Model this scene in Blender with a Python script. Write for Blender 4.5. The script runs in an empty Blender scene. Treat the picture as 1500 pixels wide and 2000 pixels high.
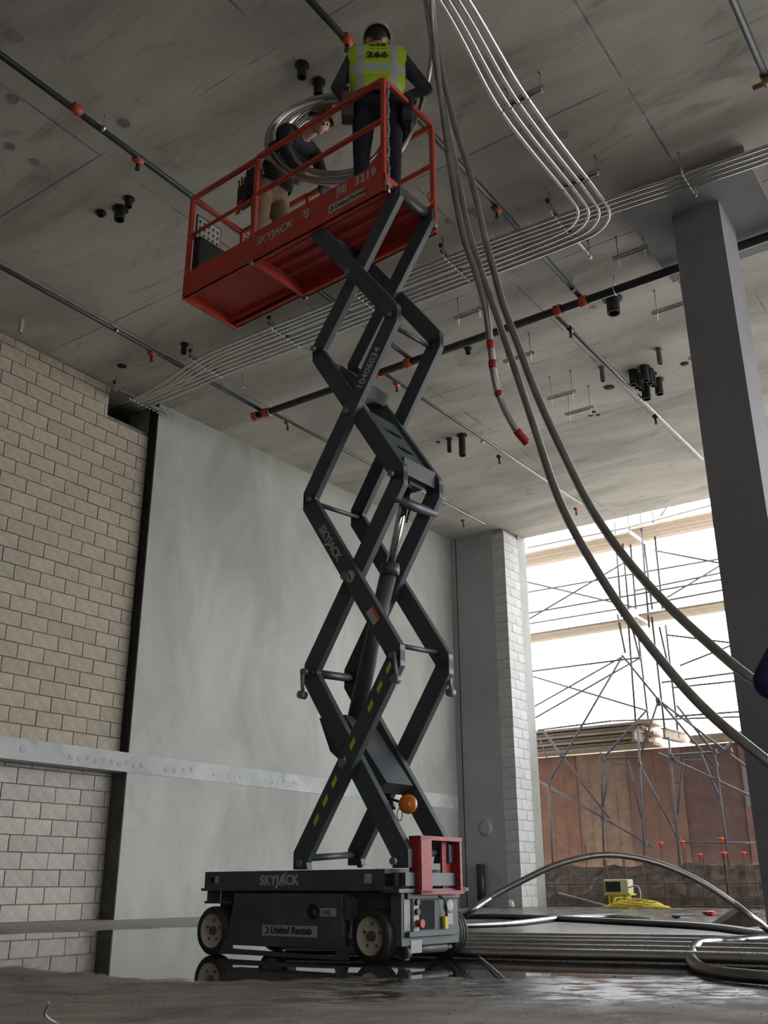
import bpy, bmesh, math, random
import numpy as np
from mathutils import Vector, Matrix, Euler
from mathutils.bvhtree import BVHTree
random.seed(7)
SC = bpy.context.scene
COL = SC.collection
# ------------------------------------------------------------------ camera
F = 1894.35; CH = 0.40
CAM = Vector((0, 0, CH))
yaw, pit, rol = math.radians(-34.934), math.radians(21.087), math.radians(-0.247)
cy_, sy_, cp_, sp_ = math.cos(yaw), math.sin(yaw), math.cos(pit), math.sin(pit)
FW = Vector((sy_*cp_, cy_*cp_, sp_)); R0 = Vector((cy_, -sy_, 0)); U0 = R0.cross(FW)
RT = math.cos(rol)*R0 + math.sin(rol)*U0
UP = -math.sin(rol)*R0 + math.cos(rol)*U0
cd = bpy.data.cameras.new('camera'); cam = bpy.data.objects.new('camera', cd); COL.objects.link(cam)
M = Matrix((RT, UP, -FW)).transposed().to_4x4(); M.translation = CAM
cam.matrix_world = M
cd.sensor_fit = 'VERTICAL'; cd.sensor_height = 36; cd.lens = 36*F/2000; cd.clip_end = 300
SC.camera = cam
# ------------------------------------------------------------------ daylight
W = bpy.data.worlds.new('sky'); SC.world = W; W.use_nodes = True
nt = W.node_tree; bg = nt.nodes['Background']
bg.inputs[0].default_value = (0.94, 0.965, 1.0, 1); bg.inputs[1].default_value = 6.5
SC.view_settings.view_transform = 'Standard'; SC.view_settings.look = 'None'
SC.view_settings.gamma = 1; SC.view_settings.use_curve_mapping = False
SC.view_settings.exposure = 0.0

# ------------------------------------------------------------------ pixel measurements -> points in the building
def ray(px, py): return FW + RT*((px-750)/F) - UP*((py-1000)/F)
def on(px, py, axis, val):
    d = ray(px, py); t = (val-CAM[axis])/d[axis]; return CAM + d*t
def dep(px, py, D): return CAM + ray(px, py)*D
LO = on(410, 1866, 2, 0); LA = math.radians(-3.63)
LD = Vector((math.cos(LA), math.sin(LA), 0)); LN = Vector((-LD.y, LD.x, 0))
def lw(s, t, z): return LO + LD*s + LN*t + Vector((0, 0, z))
def cz(y): return 7.57 + max(0, y-9)*0.027        # underside of the slab

# ------------------------------------------------------------------ materials
def newmat(name):
    m = bpy.data.materials.new(name); m.use_nodes = True
    n = m.node_tree; b = n.nodes['Principled BSDF']; return m, n, b
def lk(n, a, b): n.links.new(a, b)
def mat(name, col, rough=0.6, metal=0.0, var=0.12, scale=6.0, bump=0.0, rnd=0.0, emit=None, spec=0.5, bscale=None, dirt=None):
    m, n, b = newmat(name)
    tc = n.nodes.new('ShaderNodeTexCoord')
    no = n.nodes.new('ShaderNodeTexNoise'); no.inputs['Scale'].default_value = scale; no.inputs['Detail'].default_value = 5
    lk(n, tc.outputs['Object'], no.inputs['Vector'])
    mr = n.nodes.new('ShaderNodeMapRange'); mr.inputs[1].default_value = .3; mr.inputs[2].default_value = .7
    mr.inputs[3].default_value = 1-var; mr.inputs[4].default_value = 1+var
    lk(n, no.outputs['Fac'], mr.inputs[0])
    fac = mr.outputs[0]
    if rnd:
        oi = n.nodes.new('ShaderNodeObjectInfo'); m2 = n.nodes.new('ShaderNodeMapRange')
        m2.inputs[3].default_value = 1-rnd; m2.inputs[4].default_value = 1+rnd
        lk(n, oi.outputs['Random'], m2.inputs[0])
        mu = n.nodes.new('ShaderNodeMath'); mu.operation = 'MULTIPLY'; lk(n, fac, mu.inputs[0]); lk(n, m2.outputs[0], mu.inputs[1]); fac = mu.outputs[0]
    vm = n.nodes.new('ShaderNodeVectorMath'); vm.operation = 'SCALE'; vm.inputs[0].default_value = col[:3]
    lk(n, fac, vm.inputs['Scale']); out = vm.outputs[0]
    if dirt:
        n2 = n.nodes.new('ShaderNodeTexNoise'); n2.inputs['Scale'].default_value = dirt[1]; n2.inputs['Detail'].default_value = 8; n2.inputs['Roughness'].default_value = .7
        lk(n, tc.outputs['Object'], n2.inputs['Vector'])
        m3 = n.nodes.new('ShaderNodeMapRange'); m3.inputs[1].default_value = .52; m3.inputs[2].default_value = .72; m3.inputs[4].default_value = dirt[2]
        lk(n, n2.outputs['Fac'], m3.inputs[0])
        mx = n.nodes.new('ShaderNodeMix'); mx.data_type = 'RGBA'
        lk(n, m3.outputs[0], mx.inputs['Factor']); lk(n, out, mx.inputs['A']); mx.inputs['B'].default_value = (*dirt[0], 1); out = mx.outputs['Result']
    lk(n, out, b.inputs['Base Color'])
    b.inputs['Roughness'].default_value = rough; b.inputs['Metallic'].default_value = metal
    b.inputs['Specular IOR Level'].default_value = spec
    if bump:
        nb = n.nodes.new('ShaderNodeTexNoise'); nb.inputs['Scale'].default_value = bscale or scale*8; nb.inputs['Detail'].default_value = 4
        lk(n, tc.outputs['Object'], nb.inputs['Vector'])
        bp = n.nodes.new('ShaderNodeBump'); bp.inputs['Strength'].default_value = bump; bp.inputs['Distance'].default_value = .01
        lk(n, nb.outputs['Fac'], bp.inputs['Height']); lk(n, bp.outputs[0], b.inputs['Normal'])
    if emit:
        b.inputs['Emission Color'].default_value = (*emit[0], 1); b.inputs['Emission Strength'].default_value = emit[1]
    return m

def concrete(name, c1, c2, c3, sc=.6, stretch=(1, 1, 1), seams=False, rough=.75, stains=0.5):
    m, n, b = newmat(name)
    tc = n.nodes.new('ShaderNodeTexCoord'); mp = n.nodes.new('ShaderNodeMapping'); mp.inputs['Scale'].default_value = stretch
    lk(n, tc.outputs['Object'], mp.inputs[0])
    def noise(s, det, ro=.6, src=None, dist=0):
        q = n.nodes.new('ShaderNodeTexNoise'); q.inputs['Scale'].default_value = s; q.inputs['Detail'].default_value = det
        q.inputs['Roughness'].default_value = ro; q.inputs['Distortion'].default_value = dist
        lk(n, src or mp.outputs[0], q.inputs['Vector']); return q.outputs['Fac']
    def rng(v, a, bb, c=0, d=1):
        q = n.nodes.new('ShaderNodeMapRange'); q.inputs[1].default_value = a; q.inputs[2].default_value = bb; q.inputs[3].default_value = c; q.inputs[4].default_value = d
        lk(n, v, q.inputs[0]); return q.outputs[0]
    def mix(f, a, bb, bt='MIX'):
        q = n.nodes.new('ShaderNodeMix'); q.data_type = 'RGBA'; q.blend_type = bt
        if isinstance(f, float): q.inputs['Factor'].default_value = f
        else: lk(n, f, q.inputs['Factor'])
        for k, v in (('A', a), ('B', bb)):
            if isinstance(v, tuple): q.inputs[k].default_value = (*v, 1)
            else: lk(n, v, q.inputs[k])
        return q.outputs['Result']
    base = mix(rng(noise(sc, 6, .55, dist=.6), .35, .65), c1, c2)
    base = mix(rng(noise(sc*2.7, 8, .7, dist=1.2), .55, .75, 0, stains), base, c3)
    base = mix(rng(noise(sc*30, 5, .7), .6, .8, 0, .35), base, tuple(.55*x for x in c1))
    base = mix(rng(noise(sc*9, 8, .75, dist=.4), .3, .7, .82, 1.12), (0, 0, 0), base) if False else base
    h = noise(sc*22, 6, .7)
    if seams:
        se = n.nodes.new('ShaderNodeSeparateXYZ'); lk(n, tc.outputs['Object'], se.inputs[0])
        tot = None
        for ax, off, per in (('Y', 4.98, 2.23), ('X', -4.66, 2.44)):
            a = n.nodes.new('ShaderNodeMath'); a.operation = 'SUBTRACT'; lk(n, se.outputs[ax], a.inputs[0]); a.inputs[1].default_value = off
            p = n.nodes.new('ShaderNodeMath'); p.operation = 'PINGPONG'; lk(n, a.outputs[0], p.inputs[0]); p.inputs[1].default_value = per/2
            l = rng(p.outputs[0], .004, .02, 1, 0)
            br = rng(noise(1.1, 3), .42, .56)
            q = n.nodes.new('ShaderNodeMath'); q.operation = 'MULTIPLY'; lk(n, l, q.inputs[0]); lk(n, br, q.inputs[1])
            if tot is None: tot = q.outputs[0]
            else:
                w = n.nodes.new('ShaderNodeMath'); w.operation = 'MAXIMUM'; lk(n, tot, w.inputs[0]); lk(n, q.outputs[0], w.inputs[1]); tot = w.outputs[0]
        fc = n.nodes.new('ShaderNodeMath'); fc.operation = 'MULTIPLY'; lk(n, tot, fc.inputs[0]); fc.inputs[1].default_value = .6
        base = mix(fc.outputs[0], base, tuple(.3*x for x in c1))
        hh = n.nodes.new('ShaderNodeMath'); hh.operation = 'SUBTRACT'; lk(n, h, hh.inputs[0]); lk(n, tot, hh.inputs[1]); h = hh.outputs[0]
    lk(n, base, b.inputs['Base Color']); b.inputs['Roughness'].default_value = rough; b.inputs['Specular IOR Level'].default_value = .3
    bp = n.nodes.new('ShaderNodeBump'); bp.inputs['Strength'].default_value = .35; bp.inputs['Distance'].default_value = .012
    lk(n, h, bp.inputs['Height']); lk(n, bp.outputs[0], b.inputs['Normal'])
    return m

def floor_mat():
    m, n, b = newmat('wet_floor_concrete')
    N = n.nodes.new
    tc = N('ShaderNodeTexCoord')
    def noise(s, det, ro=.6, stretch=None, dist=0):
        q = N('ShaderNodeTexNoise'); q.inputs['Scale'].default_value = s; q.inputs['Detail'].default_value = det
        q.inputs['Roughness'].default_value = ro; q.inputs['Distortion'].default_value = dist
        if stretch:
            mp = N('ShaderNodeMapping'); mp.inputs['Rotation'].default_value = (0, 0, math.radians(-35)); 
            mp.inputs['Scale'].default_value = stretch
            # rotate first, then scale along the view-depth axis
            mp2 = N('ShaderNodeMapping'); mp2.inputs['Rotation'].default_value = (0, 0, math.radians(-35))
            lk(n, tc.outputs['Object'], mp2.inputs[0]); mp.inputs['Rotation'].default_value = (0, 0, 0)
            lk(n, mp2.outputs[0], mp.inputs[0]); lk(n, mp.outputs[0], q.inputs['Vector'])
        else: lk(n, tc.outputs['Object'], q.inputs['Vector'])
        return q.outputs['Fac']
    def ma(op, a, c):
        q = N('ShaderNodeMath'); q.operation = op
        for i, v in enumerate((a, c)):
            if isinstance(v, (int, float)): q.inputs[i].default_value = v
            else: lk(n, v, q.inputs[i])
        return q.outputs[0]
    def rng(v, a, bb, c=0, d=1):
        q = N('ShaderNodeMapRange'); q.inputs[1].default_value = a; q.inputs[2].default_value = bb; q.inputs[3].default_value = c; q.inputs[4].default_value = d
        lk(n, v, q.inputs[0]); return q.outputs[0]
    def mix(f, a, bb):
        q = N('ShaderNodeMix'); q.data_type = 'RGBA'
        if isinstance(f, float): q.inputs['Factor'].default_value = f
        else: lk(n, f, q.inputs['Factor'])
        for k, v in (('A', a), ('B', bb)):
            if isinstance(v, tuple): q.inputs[k].default_value = (*v, 1)
            else: lk(n, v, q.inputs[k])
        return q.outputs['Result']
    def dot(v):
        q = N('ShaderNodeVectorMath'); q.operation = 'DOT_PRODUCT'; lk(n, tc.outputs['Object'], q.inputs[0]); q.inputs[1].default_value = v
        return q.outputs['Value']
    dh = dot((-.5727, .8198, 0)); la = dot((.8198, .5727, 0))
    wob = ma('MULTIPLY', ma('SUBTRACT', noise(1.3, 6, .65), .5), 3.2)
    wob2 = ma('MULTIPLY', ma('SUBTRACT', noise(2.2, 8, .65, (1, .9, 1)), .5), 1.1)
    d1 = ma('ADD', dh, wob2)
    near = rng(ma('SUBTRACT', d1, rng(la, -2.0, -1.1, .85, 0)), 4.82, 5.0)                              # still water starts here
    far_lim = ma('ADD', 13.2, la)
    d2 = ma('SUBTRACT', far_lim, ma('ADD', dh, wob)); far = rng(d2, -.1, .15)
    pud = ma('MULTIPLY', near, far)
    # dry slab islands within the far right part
    isl = rng(ma('ADD', noise(1.0, 4, .55, (.8, 2.0, 1)), ma('MULTIPLY', rng(dh, 8, 14), .08)), .55, .6)
    isl = ma('MULTIPLY', isl, ma('MULTIPLY', rng(la, -1.6, -.6), rng(dh, 11.2, 12)))
    pud = ma('MULTIPLY', pud, ma('SUBTRACT', 1, isl))
    # thin broken wet film in front of the water, on the right
    film = ma('MULTIPLY', rng(ma('ADD', dh, ma('MULTIPLY', ma('SUBTRACT', noise(3.0, 8, .7, (1, 1, 1)), .5), 1.6)), 3.75, 4.1), rng(la, -.9, -.1))
    film = ma('MULTIPLY', film, rng(noise(5, 8, .7, (1, 1.6, 1)), .45, .50))
    grit = noise(75, 4, .8)
    base = mix(rng(noise(2.0, 7, .65, (1, 1.3, 1), .8), .35, .65), (.33, .275, .225), (.12, .098, .08))
    base = mix(rng(noise(4.5, 9, .8, (1, 1.2, 1)), .56, .68, 0, .75), base, (.035, .028, .024))
    base = mix(rng(noise(14, 8, .8), .52, .75, 0, .5), base, (.20, .175, .145))
    dryfar = rng(dh, 9.5, 12.5)
    base = mix(dryfar, base, (.30, .28, .25))
    wet = ma('MAXIMUM', pud, film)
    basew = mix(.82, base, (.012, .012, .013))
    col = mix(wet, base, basew)
    lk(n, col, b.inputs['Base Color'])
    ro_dry = rng(noise(5, 6, .7), .3, .7, .5, .85)
    damp = rng(dh, 5.4, 4.4, 0, 1)
    ro = N('ShaderNodeMix'); ro.data_type = 'FLOAT'; lk(n, film, ro.inputs['Factor']); lk(n, ro_dry, ro.inputs['A']); ro.inputs['B'].default_value = .2
    ro2 = N('ShaderNodeMix'); ro2.data_type = 'FLOAT'; lk(n, pud, ro2.inputs['Factor']); lk(n, ro.outputs['Result'], ro2.inputs['A']); lk(n, ma('ADD', .02, ma('MULTIPLY', ma('MULTIPLY', rng(dh, 6.8, 7.6), rng(la, -.9, -.2)), .16)), ro2.inputs['B'])
    lk(n, ro2.outputs['Result'], b.inputs['Roughness']); b.inputs['IOR'].default_value = 1.45
    bp = N('ShaderNodeBump'); bp.inputs['Distance'].default_value = .006
    rip = ma('MULTIPLY', noise(26, 5, .75, (.8, 2.5, 1)), 1.0)
    hd = ma('ADD', ma('MULTIPLY', grit, 1.6), ma('MULTIPLY', noise(9, 6, .7), 2.2))
    h = N('ShaderNodeMix'); h.data_type = 'FLOAT'; lk(n, pud, h.inputs['Factor']); lk(n, hd, h.inputs['A'])
    # ripples on the open water beyond the hoses, to the right
    ropen = ma('MULTIPLY', rng(dh, 6.6, 7.4), rng(la, -.9, -.2))
    lk(n, ma('MULTIPLY', rip, ma('MULTIPLY', ropen, .35)), h.inputs['B'])
    hf = N('ShaderNodeMix'); hf.data_type = 'FLOAT'; lk(n, film, hf.inputs['Factor']); lk(n, hd, hf.inputs['A']); lk(n, ma('ADD', ma('MULTIPLY', grit, .05), ma('MULTIPLY', rip, .14)), hf.inputs['B']); lk(n, hf.outputs['Result'], h.inputs['A'])
    lk(n, h.outputs['Result'], bp.inputs['Height'])
    bp.inputs['Strength'].default_value = 1.0
    lk(n, bp.outputs[0], b.inputs['Normal'])
    return m

MT = {}
MT['ceil'] = concrete('cast_concrete_soffit', (.35, .335, .30), (.57, .55, .50), (.19, .175, .145), .6, (.6, 1.6, 1), True, stains=.75)
MT['conc'] = concrete('smooth_concrete_wall', (.23, .24, .215), (.335, .34, .31), (.235, .21, .165), .8, (1, 1, .55), rough=.6)
MT['band'] = concrete('patched_concrete_band', (.30, .315, .31), (.42, .43, .42), (.15, .155, .15), 1.4, stains=.7)
MT['dconc'] = concrete('concrete_end_wall', (.30, .30, .32), (.36, .36, .38), (.22, .22, .23), .6)
MT['col'] = concrete('concrete_column', (.205, .20, .212), (.26, .255, .268), (.16, .155, .16), .8)
MT['cmu'] = mat('concrete_masonry_block', (.37, .325, .26), .95, var=.12, scale=9, bump=.9, rnd=.07, bscale=70, dirt=((.17, .145, .11), 38, .7))
MT['cmu2'] = mat('concrete_masonry_block_grey', (.42, .395, .35), .95, var=.12, scale=9, bump=.9, rnd=.08, bscale=70, dirt=((.20, .18, .15), 38, .7))
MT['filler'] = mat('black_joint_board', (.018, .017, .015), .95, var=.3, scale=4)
MT['reveal_shade'] = mat('shaded_dirty_reveal', (.07, .066, .058), .95, var=.3, scale=4)
MT['cmu3'] = mat('pier_block', (.47, .47, .46), .95, var=.10, scale=7, bump=.5, rnd=.06, bscale=120)
MT['mortar'] = mat('mortar', (.15, .135, .11), .95, var=.2, bump=.3)
MT['floor'] = floor_mat()
MT['ground'] = mat('outside_earth', (.42, .38, .32), .95, var=.3, scale=2, bump=.5)
MT['soil'] = mat('dark_soil', (.075, .058, .045), .98, var=.5, scale=5, bump=1.0, bscale=14)
MT['grey'] = mat('dark_grey_machine_paint', (.052, .060, .066), .45, var=.15, scale=5, dirt=((.09, .085, .08), 4, .25))
MT['greyedge'] = mat('grey_tray_paint', (.062, .074, .076), .5, var=.2, scale=6, dirt=((.11, .12, .10), 3, .5))
MT['red'] = mat('orange_red_paint', (.44, .050, .026), .5, var=.16, scale=5, dirt=((.20, .06, .04), 6, .45))
MT['redu'] = mat('red_underside_paint', (.52, .055, .045), .55, var=.16, scale=4, dirt=((.10, .04, .035), 2.4, .6))
MT['redc'] = mat('dark_red_bracket_paint', (.33, .022, .018), .5, var=.15, scale=8, dirt=((.55, .3, .28), 30, .35))
MT['beige'] = mat('cream_wheel_paint', (.42, .37, .27), .6, var=.12, scale=12, dirt=((.22, .18, .12), 14, .5))
MT['rubber'] = mat('black_rubber', (.022, .022, .022), .6, var=.3, scale=18, bump=.2)
MT['blk'] = mat('black_plastic', (.012, .012, .014), .5)
MT['hole'] = mat('dark_cavity', (.006, .006, .007), .9)
MT['galv'] = mat('galvanised_steel', (.62, .62, .60), .32, 1.0, var=.1, scale=20)
MT['flex'] = mat('flexible_metal_conduit', (.50, .49, .47), .38, 1.0, var=.12, scale=9, dirt=((.18, .16, .13), 6, .3))
MT['chrome'] = mat('chrome_rod', (.75, .75, .75), .12, 1.0, var=.02)
MT['pipe'] = mat('black_steel_pipe', (.030, .032, .036), .35, 0.3, var=.2)
MT['pipeg'] = mat('dark_green_pipe', (.045, .060, .062), .35, .3, var=.2)
MT['spipe'] = mat('grey_sprinkler_pipe', (.16, .16, .155), .35, .6, var=.2)
MT['copper'] = mat('red_orange_fitting', (.42, .075, .03), .5)
MT['tape'] = mat('red_tape', (.42, .02, .02), .45)
MT['yel'] = mat('yellow_paint', (.62, .50, .05), .6)
MT['white'] = mat('white_label', (.36, .36, .32), .6, var=.1, scale=30)
MT['wtxt'] = mat('white_lettering', (.42, .42, .40), .6, var=.12, scale=40)
MT['btxt'] = mat('black_lettering', (.02, .02, .025), .6)
MT['amber'] = mat('amber_lens', (.55, .14, .005), .25, emit=None)
MT['lime'] = None
MT['navy'] = mat('navy_cloth', (.010, .011, .020), .9, var=.2, scale=14, bump=.3)
MT['char'] = mat('charcoal_shirt', (.045, .045, .06), .9, var=.2, scale=14, bump=.3)
MT['black'] = mat('black_jacket', (.014, .014, .015), .85, var=.2, scale=14)
MT['brown'] = mat('tan_work_trousers', (.20, .135, .08), .9, var=.2, scale=12, bump=.3)
MT['skin'] = mat('skin', (.42, .24, .17), .6)
MT['hair'] = mat('dark_hair', (.02, .015, .012), .7)
MT['hat'] = mat('white_hard_hat', (.62, .60, .54), .3)
MT['hatb'] = mat('brown_hard_hat', (.16, .06, .04), .4)
MT['leather'] = mat('brown_leather', (.10, .055, .038), .75, var=.2)
MT['glove'] = mat('grey_glove', (.09, .09, .10), .8)
MT['boot'] = mat('dark_boot', (.05, .03, .022), .7)
MT['dnavy'] = mat('dark_blue_cloth', (.018, .020, .085), .9, var=.2, scale=14)
MT['ply'] = [mat('formwork_plywood_%s' % k, c, .8, var=.18, scale=3.5, dirt=(d, 5, .45)) for k, c, d in (
    ('rust', (.36, .19, .125), (.12, .06, .045)), ('tan', (.42, .28, .195), (.17, .10, .07)), ('brown', (.31, .18, .135), (.22, .13, .095)), ('plum', (.21, .125, .11), (.18, .11, .085)))]
MT['wood'] = mat('scaffold_plank_wood', (.36, .29, .215), .85, var=.14, scale=5, rnd=.12)
MT['steel'] = mat('scaffold_tube', (.15, .145, .16), .6, .2, var=.15)
MT['rustmark'] = mat('faded_red_paint', (.36, .26, .21), .9, var=.25, scale=20)
MT['bluemark'] = mat('faded_blue_paint', (.24, .27, .29), .9, var=.25, scale=20)
MT['anch'] = mat('faded_yellow_anchor', (.42, .36, .14), .7)
MT['brass'] = mat('dull_brass', (.30, .21, .09), .45, .7)
MT['pin'] = mat('worn_pin_steel', (.22, .21, .20), .5, .4, var=.15)
MT['rebar'] = mat('rusty_rebar', (.12, .07, .05), .85, var=.3)
MT['cap'] = mat('orange_rebar_cap', (.85, .10, .03), .5)
MT['cream'] = mat('cream_plastic', (.55, .52, .34), .5)
MT['plast'] = mat('clear_film', (.55, .60, .65), .3)
MT['hose2'] = mat('black_hose', (.03, .03, .032), .35)
MT['twig'] = mat('pale_wire', (.40, .38, .33), .6)
def vest_mat():
    m, n, b = newmat('lime_vest')
    tc = n.nodes.new('ShaderNodeTexCoord'); se = n.nodes.new('ShaderNodeSeparateXYZ'); lk(n, tc.outputs['Object'], se.inputs[0])
    def ma(op, a, c):
        q = n.nodes.new('ShaderNodeMath'); q.operation = op
        for i, v in enumerate((a, c)):
            if isinstance(v, (int, float)): q.inputs[i].default_value = v
            else: lk(n, v, q.inputs[i])
        return q.outputs[0]
    ax = ma('ABSOLUTE', se.outputs['X'], 0)
    s1 = ma('LESS_THAN', ma('ABSOLUTE', ma('SUBTRACT', ax, .130), 0), .030)
    s2 = ma('LESS_THAN', ma('ABSOLUTE', ma('SUBTRACT', se.outputs['Z'], 1.235), 0), .028)
    st = ma('MAXIMUM', s1, s2)
    mx = n.nodes.new('ShaderNodeMix'); mx.data_type = 'RGBA'; lk(n, st, mx.inputs['Factor'])
    mx.inputs['A'].default_value = (.42, .58, .02, 1); mx.inputs['B'].default_value = (.40, .42, .40, 1)
    lk(n, mx.outputs['Result'], b.inputs['Base Color']); b.inputs['Roughness'].default_value = .7
    return m
MT['lime'] = vest_mat()

# ------------------------------------------------------------------ mesh builder
def rot2(a): return Matrix.Rotation(a, 3, 'Z')
class MB:
    def __init__(s): s.v = []; s.f = []; s.mi = []; s.sm = []
    def add(s, vs, fs, mi=0, smooth=False):
        o = len(s.v); s.v += [Vector(v) for v in vs]; s.f += [tuple(i+o for i in f) for f in fs]
        s.mi += [mi]*len(fs); s.sm += [smooth]*len(fs)
    def box(s, a, b, mi=0):
        x0, y0, z0 = (min(a[i], b[i]) for i in range(3)); x1, y1, z1 = (max(a[i], b[i]) for i in range(3))
        s.add([(x0,y0,z0),(x1,y0,z0),(x1,y1,z0),(x0,y1,z0),(x0,y0,z1),(x1,y0,z1),(x1,y1,z1),(x0,y1,z1)],
              [(0,3,2,1),(4,5,6,7),(0,1,5,4),(1,2,6,5),(2,3,7,6),(3,0,4,7)], mi)
    def obox(s, c, ax, ay, az, mi=0):
        c = Vector(c); ax = Vector(ax); ay = Vector(ay); az = Vector(az)
        P = [c+ax*i+ay*j+az*k for k in (-1, 1) for i, j in ((-1,-1),(1,-1),(1,1),(-1,1))]
        s.add(P, [(0,3,2,1),(4,5,6,7),(0,1,5,4),(1,2,6,5),(2,3,7,6),(3,0,4,7)], mi)
    def bar(s, p, q, w, h, upv=(0,0,1), mi=0):
        p = Vector(p); q = Vector(q); d = (q-p).normalized(); u = Vector(upv); sd = d.cross(u)
        if sd.length < 1e-4: sd = d.cross(Vector((1,0,0)))
        sd.normalize(); u = sd.cross(d).normalized()
        s.obox((p+q)/2, d*((q-p).length/2), sd*(w/2), u*(h/2), mi)
    def prism(s, poly, ax, t0, t1, mi=0):
        """poly of 2D points extruded along axis (0,1,2)"""
        n = len(poly)
        def mk(a, b, t): return {0: (t, a, b), 1: (a, t, b), 2: (a, b, t)}[ax]
        vs = [mk(a, b, t0) for a, b in poly] + [mk(a, b, t1) for a, b in poly]
        fs = [tuple(range(n-1, -1, -1)), tuple(range(n, 2*n))] + [(i, (i+1) % n, n+(i+1) % n, n+i) for i in range(n)]
        s.add(vs, fs, mi)
    def tube(s, pts, r, n=8, mi=0, caps=True, closed=False):
        pts = [Vector(p) for p in pts]; m = len(pts)
        rs = r if isinstance(r, (list, tuple)) else [r]*m
        T = []
        for i in range(m):
            if closed: t = pts[(i+1) % m]-pts[i-1]
            else: t = pts[min(i+1, m-1)]-pts[max(i-1, 0)]
            T.append(t.normalized() if t.length > 1e-9 else Vector((0,0,1)))
        a = Vector((0,0,1)) if abs(T[0].z) < .9 else Vector((1,0,0))
        nrm = (a - T[0]*a.dot(T[0])).normalized(); vs = []
        cs = [(math.cos(2*math.pi*k/n), math.sin(2*math.pi*k/n)) for k in range(n)]
        for i in range(m):
            nrm = (nrm - T[i]*nrm.dot(T[i])).normalized(); bi = T[i].cross(nrm)
            for c_, s_ in cs: vs.append(pts[i] + nrm*(c_*rs[i]) + bi*(s_*rs[i]))
        fs = [(i*n+k, i*n+(k+1) % n, (i+1)*n+(k+1) % n, (i+1)*n+k) for i in range(m-1) for k in range(n)]
        if closed: fs += [((m-1)*n+k, (m-1)*n+(k+1) % n, (k+1) % n, k) for k in range(n)]
        o = len(s.v); s.add(vs, fs, mi, True)
        if caps and not closed:
            s.f += [tuple(o+k for k in range(n-1, -1, -1)), tuple(o+(m-1)*n+k for k in range(n))]; s.mi += [mi]*2; s.sm += [False]*2
    def cyl(s, p, q, r, n=12, mi=0, r2=None):
        s.tube([p, q], [r, r if r2 is None else r2], n, mi)
    def lathe(s, prof, c, axis=(0,0,1), n=20, mi=0, smooth=True, caps=True):
        """prof: list of (radius, height along axis)"""
        ax = Vector(axis).normalized(); a = Vector((0,0,1)) if abs(ax.z) < .9 else Vector((1,0,0))
        u = (a - ax*a.dot(ax)).normalized(); w = ax.cross(u); c = Vector(c); vs = []
        for r, h in prof:
            for k in range(n):
                t = 2*math.pi*k/n; vs.append(c + ax*h + u*(r*math.cos(t)) + w*(r*math.sin(t)))
        m = len(prof)
        fs = [(i*n+k, i*n+(k+1) % n, (i+1)*n+(k+1) % n, (i+1)*n+k) for i in range(m-1) for k in range(n)]
        o = len(s.v); s.add(vs, fs, mi, smooth)
        if caps:
            s.f += [tuple(o+k for k in range(n-1, -1, -1)), tuple(o+(m-1)*n+k for k in range(n))]; s.mi += [mi]*2; s.sm += [False]*2
    def ell(s, c, r, n=16, m=10, mi=0, zmin=-1.0):
        c = Vector(c); vs = []; 
        for i in range(m+1):
            ph = -math.pi/2 + math.pi*i/m; zz = max(math.sin(ph), zmin)
            cr = math.sqrt(max(1-zz*zz, 0)) if zz > -1 else 0
            for k in range(n):
                t = 2*math.pi*k/n; vs.append(c+Vector((r[0]*cr*math.cos(t)+1e-6*math.cos(t), r[1]*cr*math.sin(t)+1e-6*math.sin(t), r[2]*zz)))
        s.add(vs, [(i*n+k, i*n+(k+1) % n, (i+1)*n+(k+1) % n, (i+1)*n+k) for i in range(m) for k in range(n)], mi, True)
    def build(s, name, mats, parent=None, org=None, label=None, cat=None, group=None, kind=None, bevel=0, xf=None):
        if not isinstance(mats, (list, tuple)): mats = [mats]
        o = Vector(org) if org is not None else Vector((0,0,0))
        me = bpy.data.meshes.new(name); me.from_pydata([(v-o)[:] for v in s.v], [], s.f)
        for m in mats: me.materials.append(m)
        me.polygons.foreach_set('material_index', s.mi); me.polygons.foreach_set('use_smooth', s.sm); me.update()
        ob = bpy.data.objects.new(name, me); COL.objects.link(ob); ob.location = o
        if parent: ob.parent = parent
        if xf is not None: ob.matrix_basis = xf
        tag(ob, label, cat, group, kind)
        if bevel:
            bv = ob.modifiers.new('bevel', 'BEVEL'); bv.width = bevel; bv.segments = 2; bv.limit_method = 'ANGLE'
        return ob
def tag(o, label=None, cat=None, group=None, kind=None):
    if label: o['label'] = label
    if cat: o['category'] = cat
    if group: o['group'] = group
    if kind: o['kind'] = kind
    return o
def empty(name, loc, label=None, cat=None, group=None, kind=None, rz=0):
    o = bpy.data.objects.new(name, None); COL.objects.link(o); o.location = loc; o.rotation_euler = (0,0,rz)
    o.empty_display_size = .1
    return tag(o, label, cat, group, kind)
def text(s, name, size, m, parent, mtx, shear=0, bold=0, ext=.0015, spacing=1.0, label=None, align='LEFT'):
    cu = bpy.data.curves.new(name, 'FONT'); cu.body = s; cu.size = size; cu.extrude = ext; cu.shear = shear; cu.offset = bold
    cu.space_character = spacing; cu.align_x = align; cu.resolution_u = 3
    t = bpy.data.objects.new(name, cu); COL.objects.link(t)
    dg = bpy.context.evaluated_depsgraph_get(); me = bpy.data.meshes.new_from_object(t.evaluated_get(dg))
    bpy.data.objects.remove(t); me.materials.clear(); me.materials.append(m)
    ob = bpy.data.objects.new(name, me); COL.objects.link(ob); ob.parent = parent; ob.matrix_basis = mtx
    if label: ob['label'] = label
    return ob
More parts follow.
